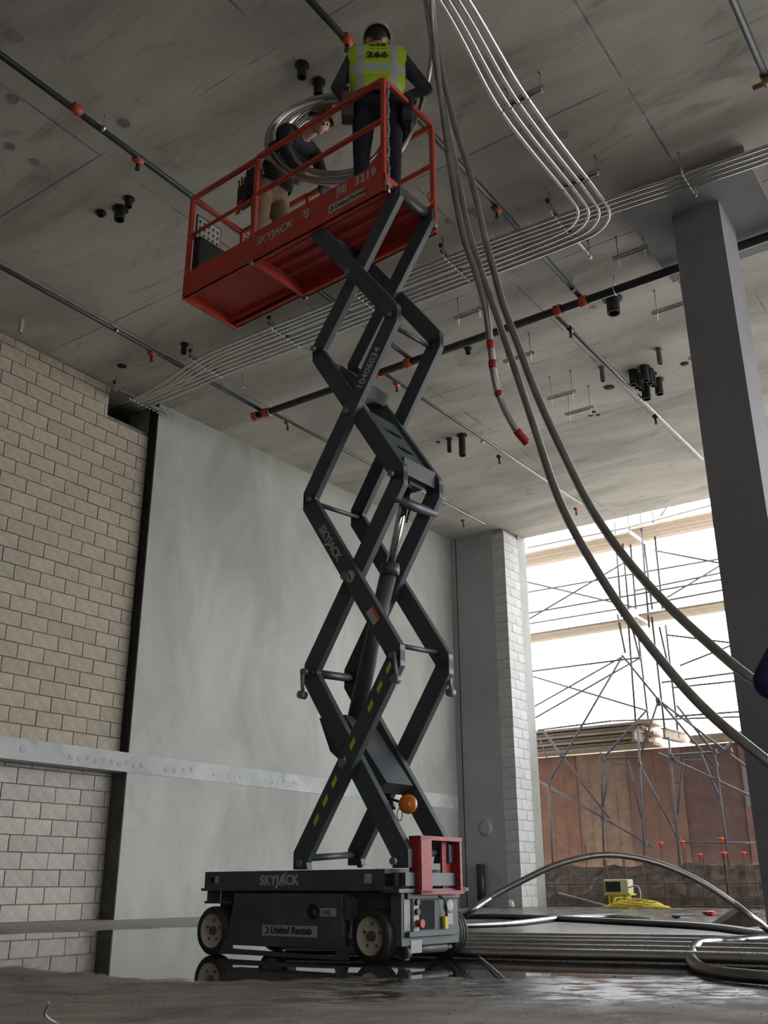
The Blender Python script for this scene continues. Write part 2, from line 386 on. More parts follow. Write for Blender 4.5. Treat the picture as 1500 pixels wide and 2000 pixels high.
def frame(o, x, z):
    """matrix with text X along x, text up along z"""
    x = Vector(x).normalized(); z = Vector(z).normalized(); y = z; nz = x.cross(y)
    m = Matrix((x, y, nz)).transposed().to_4x4(); m.translation = Vector(o); return m
def catmull(P, step):
    P = [Vector(p) for p in P]; out = []
    Q = [P[0]*2-P[1]] + P + [P[-1]*2-P[-2]]
    for i in range(1, len(Q)-2):
        a, b, c, d = Q[i-1:i+3]; n = max(2, int((c-b).length/step*4))
        for k in range(n):
            t = k/n; out.append(.5*((2*b)+(c-a)*t+(2*a-5*b+4*c-d)*t*t+(3*b-a-3*c+d)*t**3))
    out.append(P[-1])
    # even spacing
    res = [out[0]]; acc = 0
    for p, q in zip(out, out[1:]):
        L = (q-p).length
        while acc + L >= step:
            u = (step-acc)/L; p = p.lerp(q, u); res.append(p.copy()); L = (q-p).length; acc = 0
        acc += L
    res.append(out[-1]); return res
def flexhose(P, r, name='flexible_conduit', label=None, group=None, m=None, pitch=.012, n=8, cat='conduit', parent=None):
    pts = catmull(P, pitch/2 if pitch else .03)
    rs = [r*(1.0 if (i//1) % 2 == 0 else .84) for i in range(len(pts))] if pitch else r
    b = MB(); b.tube(pts, rs, n)
    return b.build(name, m or MT['flex'], parent, org=None if parent else pts[0], label=label, cat=None if parent else cat, group=group)

# ================================================================== SETTING
def struct(name, mb, m, parent=None, **k): return mb.build(name, m, parent, kind='structure', **k)
b = MB(); b.box((-14.5, -6.5, -.25), (10.5, 19.15, 0)); fl = struct('floor', b, MT['floor'])
b = MB()
ys = [-6.5, 9.0, 19.1]
for ya, yb in zip(ys, ys[1:]):
    za, zb = cz(ya), cz(yb)
    b.add([(-14.5,ya,za),(10.5,ya,za),(10.5,yb,zb),(-14.5,yb,zb),(-14.5,ya,8.3),(10.5,ya,8.3),(10.5,yb,8.3),(-14.5,yb,8.3)],
          [(0,3,2,1),(4,5,6,7),(0,1,5,4),(1,2,6,5),(2,3,7,6),(3,0,4,7)])
ceil = struct('ceiling', b, MT['ceil'])
# concrete wall on the left
b = MB()
b.add([(-10.8,9.25,0),(-10.8,18.1,0),(-10.8,18.1,cz(18.1)+.05),(-10.8,9.25,cz(9.25)+.02),(-11.3,9.25,0),(-11.3,18.1,0),(-11.3,18.1,cz(18.1)+.05),(-11.3,9.25,cz(9.25)+.02)],
      [(0,1,2,3),(4,7,6,5),(0,3,7,4),(1,5,6,2),(3,2,6,7),(0,4,5,1)])
wl = struct('wall_left', b, MT['conc'])
b = MB(); b.box((-11.3, -6.5, 1.88), (-10.79, 9.25, 2.14)); b.box((-10.85, 9.25, 1.88), (-10.792, 18.1, 2.14))
t1 = struct('trim_1', b, MT['band'])
for i in range(22):                                   # round tie-hole patches along the band
    if i < 10: y = 8.28+i*.135
    elif i < 14: y = 9.95+(i-10)*.17
    else: y = 10.9+(i-14)*.27+random.random()*.1
    z = 2.0+random.uniform(-.03, .03); r = .034*(1 if i < 14 else .6)
    b = MB(); b.lathe([(r, 0), (r, .003), (r*.8, .004)], (-10.79, y, z), (1,0,0), 12)
    b.build('tie_hole_patch', MT['dconc'], t1)
for y, z in ((7.55, 2.02), (6.2, 2.05)):
    b = MB(); b.lathe([(.05, 0), (.05, .003), (.04, .004)], (-10.79, y, z), (1,0,0), 12); b.build('tie_hole_patch', MT['dconc'], t1)
# dark filler above, shade and dirt painted on the reveal below, where the block panels meet the concrete wall
b = MB(); b.box((-10.99, 9.232, 2.14), (-10.806, 9.252, 7.55)); b.build('reveal_strip', MT['filler'], wl)
b = MB(); b.box((-11.09, 9.236, 0), (-10.806, 9.252, 1.88)); b.build('reveal_strip', MT['reveal_shade'], wl)
# block infill
BLK = {}
def block_run(parent, x, y0, y1, z, h, off, m, depth=.10, key='a'):
    """one course of blocks along Y with faces at x; stops at y1"""
    y = y1 - off
    edges = [y1]
    while y > y0: edges.append(y); y -= .406
    edges.append(y0)
    for a, c in zip(edges[1:], edges):
        w = c-a-.014
        if w < .03: continue
        kk = (key, round(w, 2), round(h, 2))
        if kk not in BLK:
            q = MB(); q.box((-depth, -w/2, -h/2+.007), (0, w/2, h/2-.007)); me = q.build('block', m, None); BLK[kk] = me.data; bpy.data.objects.remove(me)
        o = bpy.data.objects.new('block', BLK[kk]); COL.objects.link(o); o.parent = parent
        o.location = (x+random.uniform(-.003, .003), (a+c)/2, z+h/2)
wu = struct('wall_left_upper', (lambda q: (q.box((-11.25, -6.5, 2.14), (-10.982, 8.38, 7.56)), q.box((-11.25, 8.38, 2.14), (-10.982, 9.225, 7.08)), q)[-1])(MB()), MT['mortar'])
k = 0; z = 2.14
while z < 7.5:
    h = min(.2032, 7.56-z)
    y1 = 9.228 if z < 6.95 else 8.40
    block_run(wu, -10.965, 5.3, y1, z, h, [.406, .203][k % 2] if z < 6.95 else [.06, .263][k % 2], MT['cmu'], key='u')
    z += .2032; k += 1
wlw = struct('wall_left_lower', (lambda q: (q.box((-11.35, -6.5, 0), (-11.10, 9.24, 1.88)), q)[-1])(MB()), MT['mortar'])
z = 0; k = 0
while z < 1.85:
    h = min(.2032, 1.88-z); block_run(wlw, -11.085, 5.6, 9.24, z, h, [.30, .10][k % 2], MT['cmu2'], key='l'); z += .2032; k += 1
b = MB(); b.box((-14.5, -6.5, 0), (-14.3, 19.1, 8.0)); b.box((-14.5, 9.3, 0), (-11.3, 9.5, 7.9)); struct('wall_corridor', b, MT['dconc'])
# wall behind the camera
b = MB(); b.box((-14.5, -6.7, -.2), (10.5, -6.5, 8.3)); struct('wall_near', b, MT['dconc'])
b = MB(); b.box((10.3, -3.6, -.2), (10.5, 9.5, 8.3)); struct('wall_right_added', b, MT['dconc'])  # unseen wall added to hold back side light, gap left behind the camera
# end wall and block pier
b = MB(); b.box((-11.3, 18.1, 0), (-9.72, 18.5, 7.9)); wb = struct('wall_back', b, MT['dconc'])
q = on(948, 1617, 1, 18.1)
b = MB(); b.lathe([(.17, 0), (.17, .006), (.12, .012), (.12, .03), (.105, .034)], (q.x, 18.1, q.z), (0,-1,0), 24); b.build('round_plug', MT['dconc'], wb)
b = MB(); b.box((-10.66, 18.094, .0), (-10.645, 18.1, 7.8)); b.build('joint_line', MT['hole'], wb)
wp = struct('wall_pier', (lambda q: (q.box((-9.70, 18.12, 0), (-9.44, 18.76, 7.78)), q.box((-9.70, 18.78, 0), (-9.42, 19.15, 7.86)), q)[-1])(MB()), MT['conc'])
pm = MT['cmu3']
def pier_block(y0, y1, z, h):
    kk = ('p', round(y1-y0, 2), round(h, 2))
    if kk not in BLK:
        w = y1-y0; q = MB(); q.box((-.15, -w/2+.004, -h/2+.004), (.15, w/2-.004, h/2-.004)); me = q.build('block', pm); BLK[kk] = me.data; bpy.data.objects.remove(me)
    o = bpy.data.objects.new('block', BLK[kk]); COL.objects.link(o); o.parent = wp
    o.location = (-9.57+random.uniform(-.002, .002), (y0+y1)/2, z+h/2)
z = 0; k = 0
while z < 7.7:
    h = min(.2032, 7.8-z)
    for a, c in (((18.10, 18.303), (18.303, 18.709), (18.709, 18.78)) if k % 2 else ((18.10, 18.506), (18.506, 18.78))): pier_block(a, c, z, h)
    z += .2032; k += 1
# column with drop panel
b = MB(); b.box((-2.50, 9.30, 0), (-1.98, 9.93, 7.46)); b.box((-2.93, 8.74, 7.45), (-1.53, 10.55, 7.62))
column = b.build('column', MT['col'], None, org=(-2.24, 9.6, 0), label='square concrete column under a thick drop panel, at the right edge', cat='column', kind='structure')

# ================================================================== OUTSIDE
b = MB(); b.box((-60, 19.15, -.35), (60, 20.9, -.25)); b.box((-60, 25, -.1), (60, 90, .0)); b.box((10.5, -30, -.3), (60, 90, -.05)); b.box((-60,-30,-.3),(-14.5,90,-.06))
b.build('ground', MT['ground'], kind='structure', org=(0,25,0))
# earth bank
b = MB(); nx, ny = 90, 12
vs = []
for j in range(ny):
    for i in range(nx):
        x = -13+i*.14; y = 19.9+j*.1
        z = -.25+1.02*min(1, max(0, (j-1)/6))**.45 + random.uniform(-.05, .05)*(j > 0)
        if j >= 8: z = .76+random.uniform(-.015, .02)
        vs.append((x, y+random.uniform(-.03, .03), z))
b.add(vs, [(j*nx+i, j*nx+i+1, (j+1)*nx+i+1, (j+1)*nx+i) for j in range(ny-1) for i in range(nx-1)], 0, False)
b.build('earth_bank', MT['soil'], org=(-8, 20.5, -.3), label='dark excavated earth bank below the plywood formwork', cat='earth', kind='stuff')
# plywood formwork
fw = empty('formwork_wall', (-7.5, 21.15, .76), 'long brown plywood formwork wall standing on the earth bank outside', 'formwork')
b = MB(); b.box((-6.5, .10, 0), (8.5, .18, 2.42)); b.build('backing', MT['ply'][2], fw)
xb = [-10.75+i*1.22 for i in range(8)]; order = [0, 1, 2, 3, 2, 2, 3, 2]; order = [0, 1, 2, 3, 2, 2, 3, 2]
for i, x in enumerate(xb):
    x0 = x+.06
    b = MB(); b.box((x0+7.5+.006, 0.02*(i % 2), .02), (x0+7.5+1.214, .10, 2.42)); b.build('plywood_panel', MT['ply'][order[i]], fw)
    for kx in range(1, 4):                       # vertical rows of nail/seam lines
        c = MB(); c.box((x0+7.5+kx*.305-.003, 0.02*(i % 2)-.002, .1), (x0+7.5+kx*.305+.003, 0.02*(i % 2)+.001, 2.40)); c.build('seam', MT['ply'][3], fw)
    for kz in range(1, 4):
        c = MB(); c.box((x0+7.5+.01, 0.02*(i % 2)-.002, kz*.6-.003), (x0+7.5+1.21, 0.02*(i % 2)+.001, kz*.6+.003)); c.build('seam', MT['ply'][3], fw)
q = on(1465, 1530, 1, 21.15)
b = MB(); b.box((q.x+7.5-.12, -.02, q.z-.76-.45), (q.x+7.5+.25, 0.0, q.z-.76+.40)); b.build('patch_board', MT['conc'], fw, label='pale grey board patch')
# lumber on top of the formwork
for i in range(7):
    z0 = 3.22+i*.078
    x1 = on(1290, 1420, 1, 21.3).x - (i % 3)*.12
    b = MB(); b.box((-13.5, 20.75+(i % 2)*.07, z0), (x1, 21.55, z0+.055)); o = b.build('lumber_plank', MT['wood'], None, org=(-11, 21.2, z0),
        label=['bottom', 'second', 'third', 'fourth', 'fifth', 'sixth', 'top'][i]+' plank counting up the long lumber stack on the formwork', cat='plank', group='planks stacked on the formwork')
    if i < 6:
        c = MB(); c.box((x1-.4, 20.85, z0+.055), (x1-.32, 21.5, z0+.078)); c.box((-11, 20.85, z0+.055), (-10.9, 21.5, z0+.078)); c.build('spacer', MT['wood'], o, xf=Matrix.Translation(-Vector((-11, 21.2, z0))))
for i in range(3):
    z0 = 3.22+i*.06; b = MB(); b.box((-6.75, 21.0+.05*i, z0), (-1.5, 21.6, z0+.05))
    b.build('lumber_plank', MT['wood'], None, org=(-5, 21.2, z0), label=['bottom', 'middle', 'top'][i]+' plank of the low stack on the formwork beside the column', cat='plank', group='planks by the column end of the formwork')
# short beams the scaffold stands on
for (pa, pb) in (((1237, 1436), (1275, 1452)), ((1297, 1432), (1343, 1452))):
    A = on(*pa, 1, 20.35); B = Vector((A.x+.05, 21.5, A.z+.02))
    b = MB(); b.bar(A, B, .05, .20); b.bar(A+Vector((0,0,.1)), B+Vector((0,0,.1)), .12, .03); b.bar(A-Vector((0,0,.1)), B-Vector((0,0,.1)), .12, .03)
    b.build('timber_beam', MT['wood'], None, org=A, label='pale short I-beam under the left scaffold frame' if pa[0] < 1250 else 'pale short I-beam under the right scaffold frame', cat='beam')
# scaffold tubes ------------------------------------------------------
TR = .025
sc1 = empty('tube_scaffold', on(1259, 1667, 1, 20.3), 'grey raking tube-and-clamp scaffold in front of the plywood formwork', 'scaffold')
sc2 = empty('frame_scaffold', on(1243, 1431, 1, 20.6), 'tall frame scaffold with two plank decks outside the opening', 'scaffold')
def seg(parent, a, c, y0, y1=None, r=TR, name='scaffold_tube'):
    P = on(*a, 1, y0); Q = on(*c, 1, y1 or y0); b = MB(); b.cyl(P, Q, r, 8)
    b.build(name, MT['steel'], parent, xf=Matrix.Translation(-parent.location)); return P, Q
low = [((1215,1283),(1073,1526)),((1060,1427),(1190,1598)),((1050,1524),(1277,1654)),((1072,1532),(1080,1690)),((1054,1443),(1073,1494)),((1173,1470),(1180,1692)),
 ((1246,1420),(1260,1690)),((1286,1368),(1246,1491)),((1248,1491),(1325,1639)),((1306,1440),(1328,1690)),((1295,1377),(1396,1497)),((1215,1280),(1287,1368)),((1287,1368),(1462,1500)),
 ((1322,1378),(1393,1468)),((1397,1482),(1437,1439)),((1286,1471),(1470,1556)),((1395,1465),(1424,1690)),((1173,1482),(1250,1479)),((1309,1475),(1393,1469)),
 ((1177,1482),(1264,1386)),((1330,1645),(1484,1647)),((1193,1491),(1228,1491)),((1193,1491),(1177,1576)),((1227,1485),(1253,1597)),((1334,1485),(1371,1485)),((1334,1487),(1324,1591)),((1370,1474),(1412,1576)),
 ((1175,1530),(1190,1530)),((1318,1528),(1330,1528)),((1235,1530),(1245,1530))]
for i, (a, c) in enumerate(low):
    y = 20.3+(i % 3)*.06
    P, Q = seg(sc1, a, c, y, r=TR if (c[0]-a[0])**2+(c[1]-a[1])**2 > 3000 else .014)
for p in ((1098,1475),(1073,1526),(1179,1600),(1178,1482),(1248,1491),(1259,1647),(1286,1368),(1325,1639),(1397,1492),(1312,1478),(1396,1468),(1401,1524),(1425,1466),(1288,1374)):
    P = on(*p, 1, 20.27); b = MB(); b.obox(P, (.045,0,.01), (0,.05,0), (-.01,0,.045)); b.build('clamp', MT['steel'], sc1, xf=Matrix.Translation(-sc1.location))
vert = [((1200,1020),(1214,1205),20.3),((1250,1000),(1268,1226),20.3),((1226,1000),(1242,1190),21.0),((1274,1000),(1294,1190),21.0),((1216,1062),(1228,1190),20.6),((1258,1062),(1274,1190),20.6),
 ((1206,1200),(1221,1275),20.3),((1226,1200),(1243,1431),20.5),((1246,1235),(1270,1441),21.1),((1273,1205),(1299,1430),20.5),((1300,1220),(1325,1441),21.1),((1232,1216),(1251,1290),20.8),((1288,1225),(1305,1300),20.8)]
for a, c, y in vert: seg(sc2, a, c, y)
hz = [((1030,1157),(1403,1092)),((1030,1198),(1408,1132)),((1030,1219),(1242,1184)),((1242,1184),(1414,1152)),((1239,1154),(1408,1119)),((1030,1211),(1224,1096)),((1030,1137),(1239,1186)),((1278,1075),(1403,1099)),
 ((1303,1167),(1406,1105)),((1302,1240),(1424,1255)),((1328,1300),(1427,1261)),((1030,1070),(1224,1031)),((1224,1031),(1388,987)),((1040,1311),(1251,1284)),((1040,1321),(1264,1388)),((1040,1405),(1248,1286)),((1040,1382),(1215,1283)),
 ((1050,1426),(1195,1408)),((1195,1408),(1444,1400)),((1292,1333),(1435,1314)),((1315,1343),(1438,1330)),((1321,1399),(1444,1390)),((1290,1008),(1310,980))]
for i, (a, c) in enumerate(hz): seg(sc2, a, c, 20.3 if i % 2 else 20.95, r=.021)
# deck planks, seen from below
def deck(px0, px1, y0, z, n, w, lab, grp):
    for i in range(n):
        ya = y0+i*(w+.012)
        b = MB(); b.box((px0, ya, z), (px1, ya+w, z+.045)); b.build('scaffold_plank', MT['wood'], None, org=((px0+px1)/2, ya, z), label=['nearest', 'second', 'third', 'farthest'][i if i < n-1 else 3]+' '+lab, cat='plank', group=grp)
deck(-11.5, -7.35, 20.2, on(1100, 1068, 1, 20.2).z, 4, .235, 'plank of the upper scaffold deck, left of the scaffold frame', 'upper left deck planks')
deck(-7.3, -2.5, 20.2, on(1340, 1016, 1, 20.2).z+.05, 4, .235, 'plank of the upper scaffold deck, between frame and column', 'upper right deck planks')
deck(-11.5, -7.35, 20.2, on(1100, 1231, 1, 20.2).z, 3, .235, 'plank of the lower scaffold deck, left of the scaffold frame', 'lower left deck planks')
deck(-7.3, -2.5, 20.2, on(1340, 1192, 1, 20.2).z+.04, 3, .235, 'plank of the lower scaffold deck, between frame and column', 'lower right deck planks')
# rebar in front of the bank
rb = empty('rebar_cage', (-7.5, 19.45, -.2), 'row of rusty upright reinforcing bars with orange caps behind the floor edge', 'rebar')
RX = Matrix.Translation(-rb.location)
for x, top, cap in ((1078,1640,0),(1108,1690,0),(1112,1680,0),(1143,1650,0),(1180,1674,1),(1184,1680,0),(1215,1665,0),(1219,1668,0),(1255,1680,0),(1290,1648,1),(1294,1690,0),(1332,1646,1),(1338,1655,0),(1366,1671,1),(1373,1672,0),(1408,1640,1),(1414,1668,1),(1452,1668,1),(1475,1700,0)):
    P = on(x, top, 1, 19.45); b = MB(); b.cyl(P, (P.x, 19.45, -.24), .012, 6); b.build('rebar', MT['rebar'], rb, xf=RX)
    if cap:
        c = MB(); c.lathe([(.02, -.05), (.022, 0), (.065, .01), (.06, .035), (.0, .04)], P, (0,0,1), 10); c.build('rebar_cap', MT['cap'], rb, xf=RX, label='orange mushroom cap')
for z in (.02, .16, .42, ):
    b = MB(); b.cyl((-10.3, 19.43, z), (-3, 19.43, z+.01), .012, 6); b.build('rebar', MT['rebar'], rb, xf=RX)
P = on(1090, 1728, 1, 19.3); Q = on(1182, 1750, 1, 19.3); P.z = .25; Q = Vector((Q.x, 19.3, .02))
b = MB(); b.cyl(P, Q, .022, 8); b.build('loose_tube', MT['pin'], org=P, label='pale loose tube leaning among the rebar left of the beige box', cat='tube')

# ================================================================== SCISSOR LIFT
LIFT = empty('scissor_lift', LO, 'red and dark grey scissor lift raised high, standing in the puddle', 'scissor lift', rz=LA)
G, GE, RD, RU = MT['grey'], MT['greyedge'], MT['red'], MT['redu']
def part(mb, name, m, parent=None, **k): return mb.build(name, m, parent or LIFT, **k)
# chassis
b = MB(); b.box((-.09, .0, .385), (1.40, .65, .49)); b.box((-.12, 0, .375), (1.41, .65, .392)); ch = part(b, 'chassis', GE, bevel=.004)
b = MB(); b.box((1.40, .06, .40), (1.50, .62, .47)); b.box((1.385, .0, .365), (1.50, .65, .385)); b.box((-.06, .12, .14), (1.42, .55, .385)); b.box((-.10, .02, .30), (.14, .10, .315)); b.box((-.09, .03, .31), (-.04, .1, .375))
part(b, 'subframe', G)
# side cabinet, slightly flared at the foot
b = MB(); b.prism([(.20, .362), (1.085, .362), (1.10, .09), (1.08, .065), (.155, .065), (.145, .10)], 1, .0, .12); cab = part(b, 'side_cabinet', GE, bevel=.006)
b = MB(); b.prism([(.14, .09), (.16, .09), (.19, .045), (1.05, .03), (1.07, .09), (1.10, .09), (1.13, .015), (.09, .015)], 1, -.015, .02); part(b, 'pothole_guard', G)
b = MB(); b.lathe([(.042, 0), (.042, .004)], (.865, -.001, .262), (0,-1,0), 24); part(b, 'access_hole', MT['hole'], cab)
b = MB(); b.cyl((.885, -.006, .258), (.885, -.012, .258), .018, 12); part(b, 'latch_knob', MT['leather'], cab)
b = MB(); b.box((.925, -.004, .238), (1.045, 0, .282)); lb = part(b, 'number_label', MT['white'], cab)
text('193', 'label_number', .036, MT['btxt'], cab, frame((.94, -.006, .246), (1,0,0), (0,0,1)), bold=.0006, spacing=1.2)
b = MB(); b.box((.455, -.004, .125), (.90, 0, .185)); part(b, 'name_plate', MT['white'], cab)
b = MB(); b.lathe([(.021, 0), (.021, .003)], (.49, -.004, .156), (0,-1,0), 20); b.build('round_emblem', MT['btxt'], cab)
b = MB(); b.lathe([(.016, 0), (.016, .002)], (.484, -.0068, .156), (0,-1,0), 16); b.build('round_emblem', MT['white'], cab)
text('United Rentals', 'lettering', .056, MT['btxt'], cab, frame((.525, -.006, .140), (1,0,0), (0,0,1)), shear=.25, bold=.0012)
b = MB(); b.box((.31, -.003, .275), (.385, 0, .30)); b.build('warning_label', MT['leather'], cab); b = MB(); b.box((.20, -.003, .2), (.235, 0, .235)); b.build('warning_label', MT['grey'], cab)
text('SKYJACK', 'maker_lettering', .078, MT['wtxt'], ch, frame((.42, -.003, .41), (1,0,0), (0,0,1)), bold=.002, spacing=1.05)
b = MB(); b.bar((.625, -.003, .475), (.61, -.003, .435), .003, .006, (0,1,0)); b.bar((.645, -.003, .487), (.60, -.003, .40), .003, .006, (0,1,0)); b.build('lettering_slash', MT['wtxt'], ch)
b = MB(); b.box((1.255, -.003, .415), (1.305, 0, .465)); b.box((.01, -.003, .42), (.045, 0, .462)); b.build('tie_down_label', MT['white'], ch)
b = MB(); b.lathe([(.018, 0), (.018, .003)], (-.012, -.0005, .44), (0,-1,0), 16); b.build('tie_down_hole', MT['hole'], ch)
b = MB(); b.box((1.40, .002, .40), (1.47, .06, .465)); part(b, 'slot_box', MT['hole'])
# hinge post beside the cabinet
b = MB(); b.box((1.105, -.0, .22), (1.155, .06, .33)); b.cyl((1.14, .02, .22), (1.14, .02, .08), .012, 10); b.cyl((1.14, .02, .16), (1.14, .02, .11), .022, 12); b.box((1.11, 0, .05), (1.17, .05, .085)); part(b, 'hinge_post', G)
# front module with controls on the end face
b = MB(); b.box((1.40, .05, .09), (1.475, .60, .37)); b.box((1.475, .09, .135), (1.50, .56, .165)); b.box((1.475, .09, .33), (1.49, .6, .365)); fm = part(b, 'end_module', GE, bevel=.004)
b = MB(); b.box((1.470, .22, .17), (1.478, .36, .325)); part(b, 'recess', MT['hole'], fm)
b = MB(); b.box((1.476, .145, .16), (1.488, .195, .335)); part(b, 'control_strip', MT['white'], fm)
for z in (.315, .265): b = MB(); b.cyl((1.488, .172, z), (1.505, .172, z), .017, 12); part(b, 'control_knob', MT['blk'], fm)
b = MB(); b.cyl((1.488, .178, .205), (1.52, .178, .205), .019, 12); b.lathe([(.022, 0), (.022, .012)], (1.515, .178, .205), (1,0,0), 14); part(b, 'emergency_button', MT['tape'], fm, label='red push button')
for lb_ in (((1.475, .07, .17), (1.479, .125, .33)), ((1.475, .13, .055), (1.479, .23, .12)), ((1.475, .49, .19), (1.479, .54, .25))):
    b = MB(); b.box(*lb_); part(b, 'instruction_label', MT['white'], fm)
b = MB(); b.lathe([(.02, 0), (.036, 0), (.036, .01), (.02, .01)], (1.476, .50, .29), (1,0,0), 18); part(b, 'lashing_ring', MT['wtxt'], fm)
b = MB(); b.box((1.478, .43, .17), (1.50, .46, .235)); part(b, 'yellow_plug', MT['yel'], fm)
b = MB(); b.tube(catmull([(1.48, .36, .35), (1.50, .42, .33), (1.505, .44, .28), (1.495, .445, .235)], .02), .006, 6); part(b, 'cable', MT['blk'], fm)
# steering links and axle under the end
b = MB(); b.cyl((1.44, .14, .07), (1.44, .50, .07), .026, 12); b.cyl((1.44, .10, .06), (1.44, .14, .06), .04, 10); b.cyl((1.44, .5, .07), (1.44, .56, .07), .014, 8); b.box((1.41, .1, .02), (1.46, .14, .1)); part(b, 'steering_cylinder', GE)
# wheels
def wheel(s, t0, t1, steer=0, rr=.142, face=-1):
    w = empty('wheel', (s, (t0+t1)/2, rr)); w.parent = LIFT; w.rotation_euler = (0, 0, steer)
    hw = abs(t1-t0)/2; prof = [(rr*.70, -hw), (rr*.93, -hw), (rr, -hw*.75)]
    for k_ in (-.4, 0, .4): prof += [(rr, hw*(k_-.09)), (rr*.975, hw*(k_-.05)), (rr*.975, hw*(k_+.05)), (rr, hw*(k_+.09))]
    prof += [(rr, hw*.75), (rr*.93, hw), (rr*.70, hw)]
    b = MB(); b.lathe(prof, (0,0,0), (0,1,0), 40, caps=False); b.build('tyre', MT['rubber'], w)
    f = face*hw
    b = MB(); b.lathe([(rr*.72, f), (rr*.70, f*.98), (rr*.60, f*.62), (rr*.22, f*.60), (rr*.0001, f*.60)], (0,0,0), (0,1,0), 32, caps=False)
    b.lathe([(rr*.72, -f*.9), (rr*.0001, -f*.9)], (0,0,0), (0,1,0), 24, caps=False)
    rim = b.build('rim', MT['beige'], w)
    b = MB(); b.cyl((0, f*.55, 0), (0, f*.98, 0), rr*.20, 18, r2=rr*.17); b.build('hub', MT['leather'], rim)
    for k_ in range(5):
        a = 2*math.pi*k_/5+.3; p = Vector((rr*.42*math.cos(a), 0, rr*.42*math.sin(a)))
        b = MB(); b.cyl(p+Vector((0, f*.58, 0)), p+Vector((0, f*.72, 0)), rr*.065, 6); b.build('lug_nut', MT['leather'], rim)
    return w
wheel(0, 0, .10); wheel(1.295, -.0, .11, steer=math.radians(-4)); wheel(0, .55, .65, face=1); wheel(1.33, .60, .72, steer=math.radians(-4), face=1)
b = MB(); b.cyl((0, .1, .142), (0, .56, .142), .03, 10); b.cyl((1.3, .1, .142), (1.3, .6, .142), .03, 10); part(b, 'axle', G)
# red bracket (step guard) on the end
b = MB(); b.box((1.45, .16, .36), (1.53, .185, .665)); b.box((1.45, .185, .36), (1.465, .20, .665)); b.box((1.45, .555, .36), (1.53, .575, .665)); b.box((1.46, .45, .385), (1.475, .555, .645)); b.box((1.45, .16, .645), (1.535, .575, .668)); b.box((1.45, .16, .355), (1.535, .575, .375)); part(b, 'step_guard', MT['redc'])
b = MB(); b.prism([(.165, .36), (.265, .36), (.265, .665), (.165, .665)], 0, 1.525, 1.535); part(b, 'guard_plate', MT['redc']); b = MB(); b.prism([(.465, .36), (.575, .36), (.575, .665), (.465, .665)], 0, 1.45, 1.46); part(b, 'guard_plate', MT['redc'])
b = MB(); b.box((1.45, .6, .37), (1.5, .68, .39)); part(b, 'side_pin', GE)
# scissor stack
J = [.53, 1.70, 2.90, 4.10, 5.19]
SL, SR = .71, 1.43; HW = .062; AO = .043
def arm(k, up, t0, t1, tophigh=False, name='scissor_arm', dz=0):
    """bar with upright end lugs; up=True runs from low-left to high-right"""
    z0, z1 = J[k]+dz, J[k+1]+dz
    za, zb = z0+AO, z1-AO
    A = Vector((SL, za)); B = Vector((SR, zb)); d = (B-A).normalized(); n_ = Vector((-d.y, d.x)); w = HW
    def at_s(side, s): # z on the offset edge line at s
        P = A + n_*(w*side); return P.y + (s-P.x)*d.y/d.x
    l, r = SL-.06, SR+.06
    e = .035; w_ = .118
    poly = [(l, z0-e), (l+w_, z0-e), (l+w_-.01, at_s(-1, l+w_-.01)), (r, at_s(-1, r)), (r, z1+e), (r-w_, z1+e), (r-w_+.01, at_s(1, r-w_+.01)), (l, at_s(1, l))]
    if not up: poly = [(SL+SR-x, z) for x, z in poly][::-1]
    b = MB(); b.prism(poly[::-1], 1, t0, t1)
    o = part(b, name, G, bevel=.003)
    return o
arms = {}
for k in range(4):
    outer_up = (k % 2 == 0)
    arms[k, 'no'] = arm(k, outer_up, .045, .095); arms[k, 'ni'] = arm(k, not outer_up, .10, .15)
    arms[k, 'fi'] = arm(k, not outer_up, .50, .55, dz=.03); arms[k, 'fo'] = arm(k, outer_up, .555, .605, dz=.03)
# the fine inner lips on the bars, pins and cross tubes
for k in range(5):
    for s in (SL, SR):
        for t in (.04, .61):
            b = MB(); b.cyl((s, t-.012, J[k]), (s, t+.012, J[k]), .020, 14); b.cyl((s, t-.016, J[k]), (s, t+.016, J[k]), .010, 10); part(b, 'pivot_pin', MT['pin'])
for k in range(4):
    zm = (J[k]+J[k+1])/2
    for t in (.038, .612): b = MB(); b.cyl((SL/2+SR/2-.03, t-.008, zm-.02), (SL/2+SR/2-.03, t+.008, zm-.02), .026, 14); b.cyl((SL/2+SR/2-.03, t-.011, zm-.02), (SL/2+SR/2-.03, t+.011, zm-.02), .012, 8); part(b, 'centre_bolt', MT['pin'])
for s, z, r in ((SL, 1.70, .028), (SL+.02, 2.88, .016), (SL+.02, 4.02, .030), (SR-.02, 1.78, .016), (SR-.03, 2.75, .034), (SR-.02, 4.05, .017), (SR, 5.19, .035), (SL, 5.19, .02), (SL+.0, .56, .02), (SR, .56, .02)):
    b = MB(); b.cyl((s, .09, z), (s, .56, z+.03), r, 12); part(b, 'cross_tube', G)
# lower stops (rollers on short rods)
for s, t in ((SR+.03, .03), (SR+.03, .60), (SL-.03, .05)):
    b = MB(); b.cyl((s-.005, t, 1.72), (s+.01, t, 1.56), .012, 8); b.cyl((s+.01, t-.03, 1.55), (s+.01, t+.02, 1.55), .026, 14); part(b, 'stop_roller', MT['pin'])
